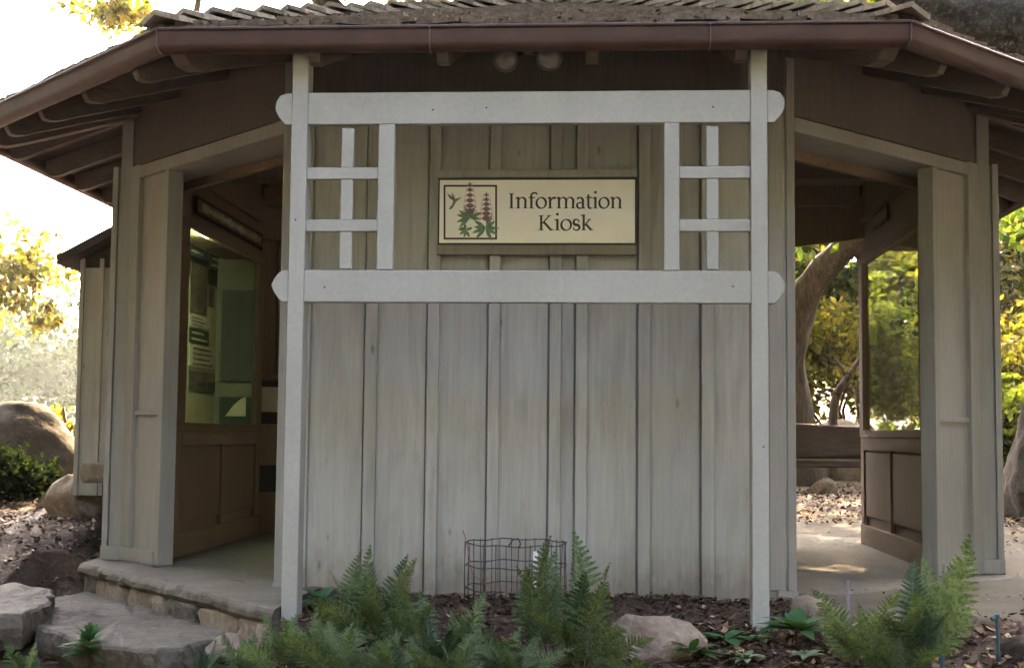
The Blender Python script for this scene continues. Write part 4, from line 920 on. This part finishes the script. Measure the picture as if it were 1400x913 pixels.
fern(470, 932, 98, 12, 'low dense fern at the bottom under the pale-fronded fern', 9, 1.3, tall=[(-40, 1, 1, 'fern'), (-15, .9, 2, 'fern'), (12, .95, 3, 'fern'), (40, 1, 0, 'fern')])
fern(545, 928, 84, 11, 'drooping fern at the bottom between two low ferns', 19, 1.3, tall=[(-40, 1, 6, 'fern'), (-15, .9, 2, 'fern'), (16, .95, 6, 'fern'), (45, 1, 5, 'fern')])
fern(1180, 908, 122, 10, 'fern right of the broad-leaved plant with a frond leaning left', 10, tall=[(-22, 1.02, 0, 'fern'), (9, .98, 1, 'fern'), (25, .7, 2, 'fern'), (-40, .7, 3, 'fern'), (45, .75, 1, 'fern')])
fern(1258, 908, 162, 14, 'big dark fern before the right pier with fronds leaning right', 11, tall=[(28, 1.12, 0, 'fern'), (21, .98, 1, 'fern'), (12, .9, 4, 'fern'), (-9, .85, 0, 'ferndark'), (42, .8, 2, 'fern'), (-30, .65, 3, 'fern'), (2, .8, 2, 'fern')])
fern(1225, 928, 95, 11, 'low fern at the bottom right below the big dark fern', 12, 1.2, tall=[(-35, 1, 1, 'fern'), (-10, .9, 2, 'fern'), (25, .95, 3, 'fern')])
fern(205, 928, 70, 10, 'small fern at the bottom left beside the leafy shrub', 13, 1.3, tall=[(-30, 1, 1, 'fern'), (10, .9, 2, 'fern'), (35, .95, 3, 'fern')])
fern(345, 932, 84, 11, 'low fern at the bottom between the pale rock and the post', 14, 1.3, tall=[(-40, 1, 1, 'fern'), (-12, .9, 2, 'fern'), (25, .95, 3, 'fern')])
fern(275, 930, 66, 10, 'small fern in front of the long pale step', 15, 1.2, tall=[(-30, 1, 1, 'fern'), (5, .9, 2, 'fern'), (38, .95, 3, 'fern')])
fern(40, 942, 72, 10, 'low fern in the bottom left corner', 17, 1.3, tall=[(-30, 1, 1, 'ferndark'), (5, .9, 2, 'ferndark'), (38, .95, 3, 'ferndark')])
fern(432, 918, 92, 11, 'feathery fern between the left post and the pale-fronded fern', 21, 1.2, tall=[(-30, 1, 1, 'fern'), (-5, .95, 0, 'fern'), (22, .95, 3, 'fern'), (48, .9, 2, 'fern')])
fern(655, 908, 86, 10, 'fern in front of the wire cage with short spread fronds', 22, 1.2, tall=[(-35, 1, 1, 'fern'), (-8, .9, 0, 'fern'), (24, .95, 3, 'fern'), (50, .9, 2, 'fern')])
fern(560, 892, 104, 10, 'fern right behind the spreading fern near the wall', 23, 1.2, tall=[(-18, 1, 1, 'fern'), (8, .9, 0, 'fern'), (30, .95, 3, 'fern'), (-45, .9, 2, 'fern')])
fern(245, 918, 58, 9, 'small fern at the edge of the long pale step', 24, 1.2, tall=[(-35, 1, 1, 'fern'), (-8, .9, 0, 'fern'), (24, .95, 3, 'fern')])
fern(868, 940, 68, 9, 'low fern at the bottom below the tan sandstone rock', 18, 1.3, tall=[(-30, 1, 1, 'fern'), (5, .9, 2, 'fern'), (38, .95, 3, 'fern')])

# broad-leaved plants
def leafblade(m, base, d, up, L, W, droop, seg=5):
    d = d.normalized(); sd = d.cross(up).normalized(); n = sd.cross(d).normalized(); rows = []
    for i in range(seg+1):
        t = i/seg; c = base+d*L*t+n*(-droop*L*t*t); w_ = W*math.sin(math.pi*min(1, .08+t*.92))**.75*(.5 if i == seg else 1)
        if i == seg: w_ = .0008
        rows += [c-sd*w_+n*w_*.25, c, c+sd*w_+n*w_*.25]
    m.add(rows, [f for i in range(seg) for f in ((i*3, i*3+1, i*3+4, i*3+3), (i*3+1, i*3+2, i*3+5, i*3+4))])
def broad(px, py, size_px, nleaf, label, seed, mat='broad', stem=.0, lw=.3, name='leafy_plant', cat='plant', tiers=1):
    p = ground(px, py); dist = (p-CAM).length; sz = size_px/F_PX*dist; r_ = random.Random(seed)
    root = thing(name, (p.x, p.y, p.z-.01), label, cat); m = MB(); st = stem/F_PX*dist
    for t in range(tiers):
        for k in range(nleaf):
            a = 6.283*k/nleaf+r_.uniform(-.3, .3)+t; el = r_.uniform(.05, .5)+.35*t; L = sz*r_.uniform(.75, 1.1)*(1-.22*t)
            d = Vector((math.cos(a)*math.cos(el), math.sin(a)*math.cos(el), math.sin(el))); zb_ = st*(1-.11*(tiers-1-t)) if st else .015
            leafblade(m, p+Vector((math.cos(a)*.006, math.sin(a)*.006, zb_)), d, Vector((0, 0, 1)), L, L*lw*.5, r_.uniform(.1, .45))
    m.build('foliage', M[mat], root, smooth=True, fix=False)
    s_ = MB(); s_.tube([p+Vector((0, 0, -.02)), p+Vector((.004, 0, max(.02, st)))], [.006, .0045], 6); s_.build('stem', M['stalk'], root)
    return root
broad(120, 928, 42, 11, 'dark green leafy shrub on a brown stem before the steps', 61, stem=72, lw=.42, tiers=6)
broad(1088, 882, 62, 8, 'dark leafy plant at the foot of the right trellis post, larger of two', 62, lw=.36, stem=22, tiers=2)
broad(945, 902, 44, 8, 'small dark leafy plant right of the tan sandstone rock', 63, lw=.34, stem=12, tiers=2)
broad(992, 882, 42, 6, 'dark leafy plant with a yellow leaf left of the right post', 64, lw=.46, stem=8)
broad(1040, 880, 20, 9, 'pale grey-green rosette at the foot of the right post', 65, 'greyleaf', lw=.6, stem=6, tiers=2)
broad(438, 838, 34, 6, 'broad-leaved plant against the wall by the left trellis post', 66, lw=.55, stem=18, tiers=2)
broad(556, 850, 22, 8, 'pale variegated plant tucked among the ferns', 67, 'greyleaf', lw=.6, stem=14, tiers=2)
broad(1020, 905, 26, 8, 'pale green seedling among dry leaves at the bottom', 68, 'greyleaf', lw=.5, stem=5, tiers=2)
broad(1105, 905, 32, 7, 'grey-green leafy plant below the larger dark leafy plant', 69, 'greyleaf', lw=.4, stem=8, tiers=1)
broad(505, 885, 24, 9, 'pale grey-leaved plant at the foot of the pale-fronded fern', 70, 'greyleaf', lw=.5, stem=8, tiers=2)
# grass blades by the wall
p = ground(905, 806); gr = MB()
for dx, h_, ln in ((-.05, .11, -.03), (.0, .15, -.075), (.03, .13, .05), (.015, .09, .06), (-.03, .07, .02)):
    pts = [Vector((p.x+dx+ln*t*t, p.y-.02*t, p.z+h_*math.sin(t*1.7)/1.0)) for t in [q/8 for q in range(9)]]
    w_ = [.0035*(1-.8*q/8) for q in range(9)]; gr.tube(pts, w_, 4)
o = gr.build('grass_tuft', M['broad'], None, loc=p, smooth=True); tag(o, 'few thin grass blades at the foot of the wall', 'grass')
# wire cage
RR = .232; cy = -.055-RR-.02; cx = atY(705, 780, cy).x; cz = H(cx, cy)
cage = thing('wire_cage', (cx, cy, cz), 'round rusty wire plant cage against the front wall', 'plant cage')
zt = [atY(705, q, cy).z for q in (741, 771, 802)]
for z in zt:
    m = MB(); m.tube([(cx+RR*math.cos(q*.1745)*(1+.01*math.sin(q)), cy+RR*math.sin(q*.1745), z+.004*math.sin(q*1.3)) for q in range(37)], .0026, 5); m.build('hoop', M['wire'], cage, smooth=True)
for q in range(26):
    A = q/26*6.283+random.uniform(-.03, .03); m = MB(); x, y = cx+RR*math.cos(A), cy+RR*math.sin(A)
    m.tube([(x, y, cz-.03), (x+random.uniform(-.004, .004), y, (cz+zt[0])/2), (x+random.uniform(-.006, .006), y, zt[0]+.006)], .0021, 5); m.build('upright_wire', M['wire'], cage, smooth=True)
m = MB(); m.tube([(cx-.02, cy-RR, zt[0]), (cx+.0, cy-RR-.01, zt[0]+.03), (cx+.025, cy-RR-.012, zt[0]+.038), (cx+.035, cy-RR, zt[0]+.015), (cx+.03, cy-RR, zt[0]-.005)], .003, 6); m.build('tie_twist', M['wire'], cage, smooth=True)
m = MB(); m.tube([(cx-RR-.012, cy, zt[0]+.05), (cx-RR, cy-.02, zt[0]+.02), (cx-RR*.8, cy-.15, zt[1]-.03), (cx-RR*.5, cy-.2, zt[2]+.03), (cx-RR*.1, cy-.24, zt[2]-.0), (cx+.02, cy-.25, zt[2]+.06)], .0022, 5); m.build('loose_wire', M['redwire'], cage, smooth=True)
# pipes
p = atY(732, 754, cy-.02); m = MB(); m.tube([(p.x, cy-.02, cz-.03), (p.x, cy-.02, p.z)], .0115, 12); m.tube([(p.x, cy-.02, p.z+.0005), (p.x, cy-.02, p.z+.004)], [.0125, .009], 12); o = m.build('plastic_pipe', M['pvc'], None, loc=(p.x, cy-.02, cz-.03)); tag(o, 'short white plastic pipe standing inside the wire cage', 'pipe')
q = ground(1366, 905); top = atY(1360, 842, q.y); spk = thing('sprinkler', (q.x, q.y, q.z-.02), 'blue-green sprinkler riser at the lower right edge', 'sprinkler')
m = MB(); m.tube([(q.x, q.y, q.z-.02), (top.x+.008, q.y, top.z)], .006, 10); m.build('riser_pipe', M['bluepipe'], spk)
m = MB(); m.tube([(top.x+.008, q.y, top.z-.012), (top.x+.008, q.y, top.z+.006), (top.x+.006, q.y, top.z+.011)], [.009, .0105, .008], 12); m.tube([(top.x+.006, q.y, top.z), (top.x-.014, q.y-.006, top.z-.008)], [.0075, .0085], 10); m.build('nozzle', M['bluepipe'], spk)
q = ground(1286, 913); m = MB(); m.tube([(q.x, q.y-.03, q.z-.02), (q.x, q.y-.03, q.z+.055)], .008, 10); o = m.build('marker_stub', M['bluepipe'], None, loc=(q.x, q.y-.03, q.z-.02)); tag(o, 'short blue pipe stub at the foot of the big dark fern', 'pipe')
q = ground(1160, 850); t_ = atY(1159, 792, q.y); m = MB(); m.tube([(q.x, q.y, q.z-.02), (t_.x, q.y, t_.z)], .0065, 10); o = m.build('plastic_pipe', M['pvc'], None, loc=(q.x, q.y, q.z-.02)); o.data.materials[0] = M['greypipe']; tag(o, 'thin pale grey pipe behind the fern leaning left', 'pipe')
q = ground(1215, 862); m = MB(); m.tube([(q.x-.09, q.y+.06, q.z+.045), (q.x-.02, q.y+.02, q.z+.025), (q.x+.1, q.y-.06, q.z-.005)], [.009, .015, .012], 8, jit=.3); o = m.build('dead_branch', M['bark'], None, loc=(q.x, q.y, q.z), smooth=True); tag(o, 'dark dead branch lying among the right ferns', 'branch')

# ------------------------------------------------------------------ trees and bushes
def crown_arr(blobs, n, size, seed, droop=.2, shell=.55):
    r = np.random.default_rng(seed); B = np.array(blobs, float); vol = B[:, 3]*B[:, 4]*B[:, 5]; pr = vol**.8; pr /= pr.sum()
    # clumps first, then leaves round each clump
    nc = max(8, n//45); idx = r.choice(len(B), nc, p=pr); d = r.normal(size=(nc, 3)); d /= np.linalg.norm(d, axis=1)[:, None]; rad = (shell+(1-shell)*r.random(nc))[:, None]
    cc = B[idx, :3]+d*rad*B[idx, 3:6]; cs = (.10+.16*r.random(nc))*np.mean(B[idx, 3:6], axis=1)
    k = r.integers(0, nc, n); p = cc[k]+r.normal(size=(n, 3))*cs[k][:, None]*np.array([1, 1, .7])
    a = r.normal(size=(n, 3)); a[:, 2] -= droop; a /= np.linalg.norm(a, axis=1)[:, None]; b = r.normal(size=(n, 3)); b -= a*(a*b).sum(1)[:, None]; b /= np.linalg.norm(b, axis=1)[:, None]
    s = size*(.6+.8*r.random(n))[:, None]; w = s*.48; c = np.cross(a, b)*s*.15
    return np.stack([p-a*s, p-b*w+c, p+a*s, p+b*w+c], axis=1)
def limbs(m, base, tips, r0, jit=.18, sag=.0, seed=0, n=9):
    rs = random.Random(seed)
    for (st, tip, ra, rb) in tips:
        st, tip = Vector(st), Vector(tip); d = tip-st; P = []
        for i in range(n):
            t = i/(n-1); w_ = math.sin(math.pi*t)*d.length*.06
            P.append(st+d*t+Vector((noise.noise(st*2+Vector((t*3, seed, 0)))*w_*2, noise.noise(st*2+Vector((t*3, seed, 5)))*w_*2, noise.noise(st*2+Vector((t*3, seed, 9)))*w_*2+math.sin(math.pi*t)*sag)))
        m.tube(P, [ra+(rb-ra)*(i/(n-1)) for i in range(n)], 10, jit=jit)
def tree(name, loc, label, cat, blobs, nleaf, lsize, lmat, tips, bark='bark', seed=0, group=None, shell=.5, jit=.25, chains=()):
    t = thing(name, loc, label, cat, group); L = Vector(loc)
    if nleaf:
        arr = crown_arr([(b[0]+L.x, b[1]+L.y, b[2]+L.z)+tuple(b[3:]) for b in blobs], nleaf, lsize, seed, shell=shell); np_mesh('crown', arr, None, M[lmat], parent=t)
    if tips:
        m = MB(); 
        for pts_, rad_ in chains:
            Q = []; W_ = []; n_ = len(pts_)
            for i in range((n_-1)*8+1):
                k = min(n_-2, i//8); u = i/8-k; g_ = [Vector(pts_[max(0, min(n_-1, k+d_))])+L for d_ in (-1, 0, 1, 2)]
                Q.append(.5*((2*g_[1])+(g_[2]-g_[0])*u+(2*g_[0]-5*g_[1]+4*g_[2]-g_[3])*u*u+(3*g_[1]-g_[0]-3*g_[2]+g_[3])*u**3)); W_.append(rad_[k]*(1-u)+rad_[k+1]*u)
            m.tube(Q, W_, 16, jit=jit)
        limbs(m, L, [(tuple(Vector(a)+L), tuple(Vector(b)+L), ra, rb) for a, b, ra, rb in tips], .2, jit=jit, seed=seed); m.build('trunk', M[bark], t, smooth=True)
    return t
gz0 = lambda x, y: H(x, y)-.08
# leaning oak seen through the far doorway
ob = atY(1090, 590, 14.2); ox, oy = ob.x, 14.2; oz = gz0(ox, oy)
fk = atY(1078, 470, 14.2); tp = atY(1165, 330, 13.6); tl = atY(1020, 330, 14.5); up = Vector((ox+2.6, oy-2.5, 5.2))
rel = lambda v: (v.x-ox, v.y-oy, v.z-oz)
tree('oak_tree', (ox, oy, oz), 'leaning oak with forked trunk behind the log bench', 'tree',
     [(.5, -3.6, 5.6, 3.6, 2.6, 1.3), (4.2, -4.2, 5.9, 3.0, 2.6, 1.4), (-3.4, -4.0, 5.8, 2.6, 2.4, 1.2), (1.5, 0, 7.2, 4.0, 3.0, 1.8), (2.2, -.3, 4.75, 3.6, 2.0, .95), (-2.6, 0, 4.75, 3.0, 2.0, .95), (7.2, -3.0, 5.8, 2.4, 2.4, 1.6)], 30000, .10, 'oakleaf',
     [ (rel(fk), rel(tl), .2, .13), (rel(tp), rel(atY(1200, 398, 14.0)), .1, .085), (rel(atY(1200, 398, 14.0)), rel(atY(1275, 368, 14.0)), .085, .05), (rel(tp), rel(atY(1225, 352, 13.8)), .09, .07), (rel(atY(1225, 352, 13.8)), rel(atY(1330, 372, 13.6)), .07, .04), (rel(tl), (-3.0, -3.2, 5.6), .13, .05), ((3.0, -2.5, 5.0), (6.5, -3.5, 6.0), .09, .03)], seed=3, chains=[([(.08, 0, -.1), rel(fk), rel(tp), (3.4, -3.0, 5.4)], [.37, .28, .18, .08])])
# big limb and crown over the right eave
lb = Vector((7.6, 4.4, gz0(7.6, 4.4))); rl = lambda v: (v.x-lb.x, v.y-lb.y, v.z-lb.z)
l0 = atY(1480, 75, 4.4); l1 = atY(1330, 35, 4.3); l2 = atY(1262, 8, 4.2); l3 = atY(1200, -60, 4.1)
tree('oak_tree', lb, 'lichened oak whose thick grey limb hangs over the right eave', 'tree',
     [(-2.4, .6, 5.2, 1.6, 1.5, .9), (-.5, 1.5, 5.6, 2.4, 2.2, 1.3), (1.5, 1.0, 5.4, 2.0, 2.0, 1.2), (-3.6, 2.2, 6.0, 1.6, 1.6, .8)], 6500, .06, 'oakleaf',
     [((-.5, 0, 2.6), (1.2, .8, 5.0), .25, .1), (rl(l1), (-1.5, .8, 5.2), .1, .04)], 'greybark', 5, chains=[([(0, 0, 0), (-.5, 0, 2.6), rl(l0), rl(l1), rl(l2), rl(l3)], [.42, .36, .28, .235, .17, .1])])
# tall spreading oak behind the kiosk added so its unseen canopy shades the clearing
tree('oak_tree', (-1.2, 9.6, gz0(-1.2, 9.6)), 'tall spreading oak, unseen, added behind the kiosk to shade the clearing', 'tree',
     [(x, y, z, rx, 2.6, rz) for x, y, z, rx, rz in ((-6.5, 0, 9.0, 3.2, 1.6), (-2.5, .5, 9.8, 3.4, 2.0), (1.8, 0, 9.4, 3.4, 1.9), (6.0, .5, 9.2, 3.4, 1.8), (0, -1, 11.8, 4.5, 1.4), (5, 0, 11.4, 4, 1.4), (.5, -2.5, 7.9, 3.2, .8), (4.5, -2.3, 7.9, 3.2, .8), (-4, -2.4, 7.9, 3, .8), (-3.5, -6.2, 8.6, 3.4, 1.0), (.5, -6.5, 9.0, 3.6, 1.1), (4.6, -6.0, 8.6, 3.4, 1.0), (-2, -9.6, 8.8, 3.2, .9), (2.6, -9.8, 8.8, 3.4, .9), (-5.8, -9.0, 8.2, 2.6, .9))], 80000, .21, 'oakleaf',
     [((0, 0, 0), (.3, 0, 3.4), .42, .33), ((.3, 0, 3.4), (-3.5, .3, 8.6), .22, .08), ((.3, 0, 3.4), (2.4, .2, 9.0), .24, .09), ((1.6, .1, 6.5), (6.5, .2, 9.4), .13, .05), ((-1.6, 0, 6.2), (-6.8, 0, 9.2), .1, .04), ((.3, 0, 3.4), (.6, -1.5, 9.5), .16, .05), ((.6, -1.3, 8.6), (-2, -9, 8.9), .11, .04), ((.6, -1.3, 8.6), (3.2, -9, 8.9), .11, .04)], seed=4)
# unseen evergreen added beside the steps to shade the left doorway
tree('added_shade_tree', (-6.6, -1.6, gz0(-6.6, -1.6)), 'unseen dense evergreen added to shade the left doorway', 'tree',
     [(0, 0, 4.2, 2.2, 2.2, 1.6), (.6, -.9, 5.8, 2.6, 2.4, 1.8), (0, -2.2, 4.4, 2.0, 1.8, 1.8), (1.5, -1.8, 6.8, 2.2, 2.2, 1.2), (.2, .6, 7.4, 2.2, 2.0, 1.4)], 16000, .15, 'oakleaf', [((0, 0, 0), (.2, -.3, 3.4), .26, .18), ((.2, -.3, 3.4), (.8, -1.0, 6.6), .16, .05), ((.2, -.3, 3.0), (-.6, .8, 5.6), .12, .04)], seed=44)
tree('added_shade_tree', (6.9, -1.8, gz0(6.9, -1.8)), 'unseen dense evergreen added to shade the right pier', 'tree',  # second unseen evergreen, added to shade the right pier
     [(0, 0, 4.2, 2.2, 2.2, 1.6), (-.8, -.9, 5.8, 2.4, 2.4, 1.8), (0, 1.6, 4.6, 2.0, 1.8, 1.8), (-1.2, .6, 7.0, 2.2, 2.2, 1.2)], 15000, .15, 'oakleaf', [((0, 0, 0), (.2, -.3, 3.4), .26, .18), ((.2, -.3, 3.4), (-.8, -.6, 6.6), .16, .05), ((.2, -.3, 3.0), (.3, 1.2, 5.2), .12, .04)], seed=45)
# drooping sunlit tree at the far left
tree('oak_tree', (-10.2, 10.4, gz0(-10.2, 10.4)), 'backlit yellow-green tree hanging low at the far left', 'tree',
     [(3.2, -.5, 2.35, .95, .8, .6), (2.2, 0, 2.3, 1.2, 1.0, .8), (3.7, -.7, 1.75, .45, .4, .4), (1.0, .3, 2.8, 1.4, 1.2, 1.0), (-.6, 0, 3.4, 1.6, 1.4, 1.2)], 12000, .06, 'oliveleaf',
     [((0, 0, 0), (.1, 0, 2.6), .2, .14), ((.1, 0, 2.4), (2.6, -.3, 2.9), .09, .02), ((.1, 0, 2.6), (-.8, 0, 3.8), .1, .03)], seed=6, shell=.2)
# high tree behind the left corner of the roof
hb = atY(168, 20, 13.0)
tree('oak_tree', (-6.2, 13.0, gz0(-6.2, 13)), 'tall thin-crowned tree rising behind the left corner of the roof', 'tree',
     [(hb.x+6.2, 0, hb.z-.2, .85, .7, .85), (.8, .4, hb.z+1.2, 1.4, 1.2, .8)], 3600, .07, 'goldleaf', [((0, 0, 0), (.2, 0, 3.0), .16, .12), ((.2, 0, 3.0), (.5, 0, hb.z+.6), .12, .03)], seed=7, shell=.3)
# trees behind the roof ridge (gold leaves between the shakes and the top edge)
for i, (x, y, h, s_) in enumerate(((-2.6, 17, 5.6, 1.8), (1.6, 18.5, 5.9, 2.1), (5.2, 19, 6.0, 2.2))):
    tree('oak_tree', (x, y, gz0(x, y)), ('golden tree behind the roof, leftmost of three', 'golden tree behind the middle of the roof', 'golden tree behind the right part of the roof')[i], 'tree',
         [(0, 0, h-.2, s_, s_*.8, 1.0), (.9, -.3, h-1.4, s_*.8, s_*.8, .9), (-1.0, .2, h-1.0, s_*.8, s_*.7, .8)], 4200, .085, 'goldleaf', [((0, 0, 0), (.15, 0, h-1.2), .17, .08), ((.15, 0, h-1.6), (.9, 0, h-.3), .07, .02)], seed=20+i, group='golden trees behind the roof')
# bushes
def bush(x, y, r, h, mat, n, label, seed, ls=.06, name='bush', grp=None):
    z = gz0(x, y); rs = random.Random(seed); bl = [(rs.uniform(-.5, .5)*r, rs.uniform(-.4, .4)*r, h*rs.uniform(.3, .72), r*rs.uniform(.4, .6), r*rs.uniform(.4, .6), h*rs.uniform(.24, .34)) for _ in range(6)]
    tips = [((0, 0, 0), (rs.uniform(-.5, .5)*r, rs.uniform(-.4, .4)*r, h*.75), .035, .01) for _ in range(4)]
    return tree(name, (x, y, z), label, 'bush', bl, n, ls, mat, tips, seed=seed, group=grp, shell=.15)
bg = 'bushes beyond the kiosk'
bush(4.4, 17.5, 2.2, 3.4, 'goldleaf', 7000, 'bright yellow-green bush behind the log bench', 31, .07, grp=bg)
bush(6.6, 15.2, 1.9, 3.2, 'goldleaf', 6500, 'sunlit bush seen through the clear window', 32, .065, grp=bg)
bush(5.6, 12.0, 1.1, 1.7, 'bushleaf', 5000, 'green bush low behind the clear window', 33, .055, grp=bg)
bush(8.6, 13.2, 2.2, 3.4, 'bushleaf', 6500, 'tall green bush at right of the boulder past the kiosk', 34, .065, grp=bg)
bush(8.0, 10.4, 1.3, 2.1, 'bushleaf', 5000, 'green bush above the brown boulder at the right', 35, .055, grp=bg)
bush(5.1, 6.0, .5, .62, 'goldleaf', 2600, 'small yellow-green bush at the foot of the brown boulder', 36, .035, grp=bg)
bush(2.0, 20.5, 2.6, 3.8, 'bushleaf', 6500, 'deep green bush far behind the leaning oak', 37, .08, grp=bg)
bush(7.4, 20.0, 3.2, 4.4, 'goldleaf', 7500, 'large golden bush farthest back at the right', 38, .08, grp=bg)
bush(9.0, 15.8, 1.6, 3.6, 'brownleaf', 4200, 'rusty dry-leaved bush at the right edge', 39, .055, grp=bg)
bush(-1.5, 19.5, 2.6, 3.4, 'bushleaf', 5000, 'green bush hidden behind the kiosk back wall', 40, .08, grp=bg)
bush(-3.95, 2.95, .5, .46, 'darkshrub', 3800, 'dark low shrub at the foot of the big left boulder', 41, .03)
bush(-4.2, 4.9, .35, .9, 'goldleaf', 900, 'sunlit sprig of leaves behind the big left boulder', 42, .035)
for i_, (x, y, h, w_, mt) in enumerate(((2.2, 22.5, 6.4, 2.4, 'goldleaf'), (6.2, 22.0, 7.0, 2.6, 'bushleaf'), (10.4, 20.5, 7.0, 2.6, 'goldleaf'), (12.6, 15.0, 6.4, 2.2, 'bushleaf'), (-2.5, 22.0, 5.0, 2.4, 'bushleaf'))):
    tree('oak_tree', (x, y, gz0(x, y)), ('golden bushy tree far behind the small crooked tree', 'broad green tree filling the view through the clear window', 'golden broad tree behind the bushes past the right corner', 'green tree at the right edge behind the rusty bush', 'green tree far back hidden by the kiosk')[i_], 'tree',
         [(0, 0, h*.72, w_, w_*.8, h*.26), (w_*.5, -.4, h*.5, w_*.8, w_*.7, h*.2), (-w_*.5, -.3, h*.48, w_*.8, w_*.7, h*.2), (0, -.6, h*.28, w_*.8, w_*.6, h*.16)], 16000, .13, mt, [((0, 0, 0), (.1, 0, h*.6), .18, .09), ((.1, 0, h*.4), (w_*.6, 0, h*.75), .07, .02), ((.1, 0, h*.35), (-w_*.6, 0, h*.7), .07, .02)], seed=70+i_, shell=.25)
# small curvy tree by the bench
sb = atY(1136, 590, 14.8); c1 = atY(1143, 540, 14.8); c2 = atY(1160, 512, 14.8); c3 = atY(1176, 488, 14.8); c4 = atY(1140, 490, 14.8)
rb = lambda v: (v.x-sb.x, v.y-14.8, v.z-gz0(sb.x, 14.8))
tree('small_tree', (sb.x, 14.8, gz0(sb.x, 14.8)), 'small crooked bare-stemmed tree right of the leaning oak', 'tree', [(.5, .1, 1.9, .5, .4, .35)], 500, .05, 'goldleaf', [((0, 0, 0), rb(c1), .085, .07), (rb(c1), rb(c2), .07, .055), (rb(c2), rb(c3), .055, .03), (rb(c2), rb(c4), .035, .02)], seed=9, jit=.1)
# hillside with scrub
def HILL(x, y): return sstep(28, 72, y)*8.5*(.7+.3*sstep(20, -50, x))+noise.noise(Vector((x*.05, y*.05, 0)))*1.5*sstep(30, 50, y)-.6
hv = []; hx = np.linspace(-90, 90, 60); hy = np.linspace(30, 150, 40)
for y in hy:
    for x in hx:
        hv.append((x, y, HILL(x, y)))
m = MB(); m.add(hv, [(j*60+i, j*60+i+1, (j+1)*60+i+1, (j+1)*60+i) for j in range(39) for i in range(59)])
ho = m.build('hills', M['hillside'], None, smooth=True, fix=False); tag(ho, kind='structure')
rr = np.random.default_rng(5); bl = []
for i in range(420):
    x, y = rr.uniform(-60, 60), rr.uniform(32, 75)
    if i < 150: x, y = rr.uniform(-32, -8), rr.uniform(26, 48)
    hz = HILL(x, y)
    s_ = rr.uniform(1.0, 2.3); bl.append((x, y, max(hz, H(x, y))+s_*.5, s_, s_, s_*rr.uniform(.7, 1.2)))
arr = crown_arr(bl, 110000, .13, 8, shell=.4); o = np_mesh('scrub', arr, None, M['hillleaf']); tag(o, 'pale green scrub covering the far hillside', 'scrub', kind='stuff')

# wooded ridge added out of view to block low sky light
rv = []; NA, NR = 84, 22
for j in range(NR):
    rad = 13+j*2.2
    for i in range(NA+1):
        a = R(132+276*i/NA); x, y = rad*math.cos(a), -2+rad*math.sin(a); e_ = min(1, min(i, NA-i)/5)
        rv.append((x, y, -1.2+e_*max(0, rad-13)*(.85+1.5*max(0, 1-abs(math.degrees(a)-205)/50))*(1+.18*noise.noise(Vector((x*.08, y*.08, 2))))+noise.noise(Vector((x*.4, y*.4, 7)))*.5))
m = MB(); m.add(rv, [(j*(NA+1)+i, j*(NA+1)+i+1, (j+1)*(NA+1)+i+1, (j+1)*(NA+1)+i) for j in range(NR-1) for i in range(NA)])
o = m.build('sky_blocking_ridge', M['sky_block'], None, smooth=True, fix=False); tag(o, kind='structure')

# ------------------------------------------------------------------ air
m = MB(); m.box(-100, 100, -52, 120, -9, 42)
mh = bpy.data.materials.new('haze'); mh.use_nodes = True; hn = mh.node_tree; hn.nodes.clear(); o_ = hn.nodes.new('ShaderNodeOutputMaterial'); pv = hn.nodes.new('ShaderNodeVolumePrincipled'); pv.inputs['Density'].default_value = .0006; pv.inputs['Color'].default_value = (.95, .95, .93, 1); pv.inputs['Anisotropy'].default_value = .5; hn.links.new(pv.outputs[0], o_.inputs['Volume'])
tag(m.build('haze', mh, None), kind='stuff')

# ------------------------------------------------------------------ light
AZ, EL = R(10), R(33)
world = bpy.data.worlds.new('World'); scene.world = world; world.use_nodes = True
nt = world.node_tree; bgn = nt.nodes['Background']; sky = nt.nodes.new('ShaderNodeTexSky'); sky.sky_type = 'NISHITA'; sky.sun_disc = False
sky.sun_elevation = EL; sky.sun_rotation = AZ; sky.altitude = 200; sky.air_density = .3; sky.dust_density = 7; sky.ozone_density = 0
nt.links.new(sky.outputs[0], bgn.inputs[0]); bgn.inputs[1].default_value = .15
sd = bpy.data.lights.new('sun', 'SUN'); sd.energy = 2.0; sd.angle = R(.6); sd.color = (1, .68, .34)
so = bpy.data.objects.new('sun', sd); COL.objects.link(so)
sv = Vector((math.sin(AZ)*math.cos(EL), math.cos(AZ)*math.cos(EL), math.sin(EL))); so.rotation_euler = sv.to_track_quat('Z', 'Y').to_euler(); so.location = sv*60
vs_ = scene.view_settings; scene.display_settings.display_device = 'sRGB'; vs_.view_transform = 'Standard'; vs_.look = 'None'; vs_.exposure = 5.35; vs_.gamma = 1; vs_.use_curve_mapping = False
cy_ = scene.cycles; cy_.max_bounces = 8; cy_.diffuse_bounces = 5; cy_.transparent_max_bounces = 12; cy_.use_denoising = True; cy_.sample_clamp_indirect = 6
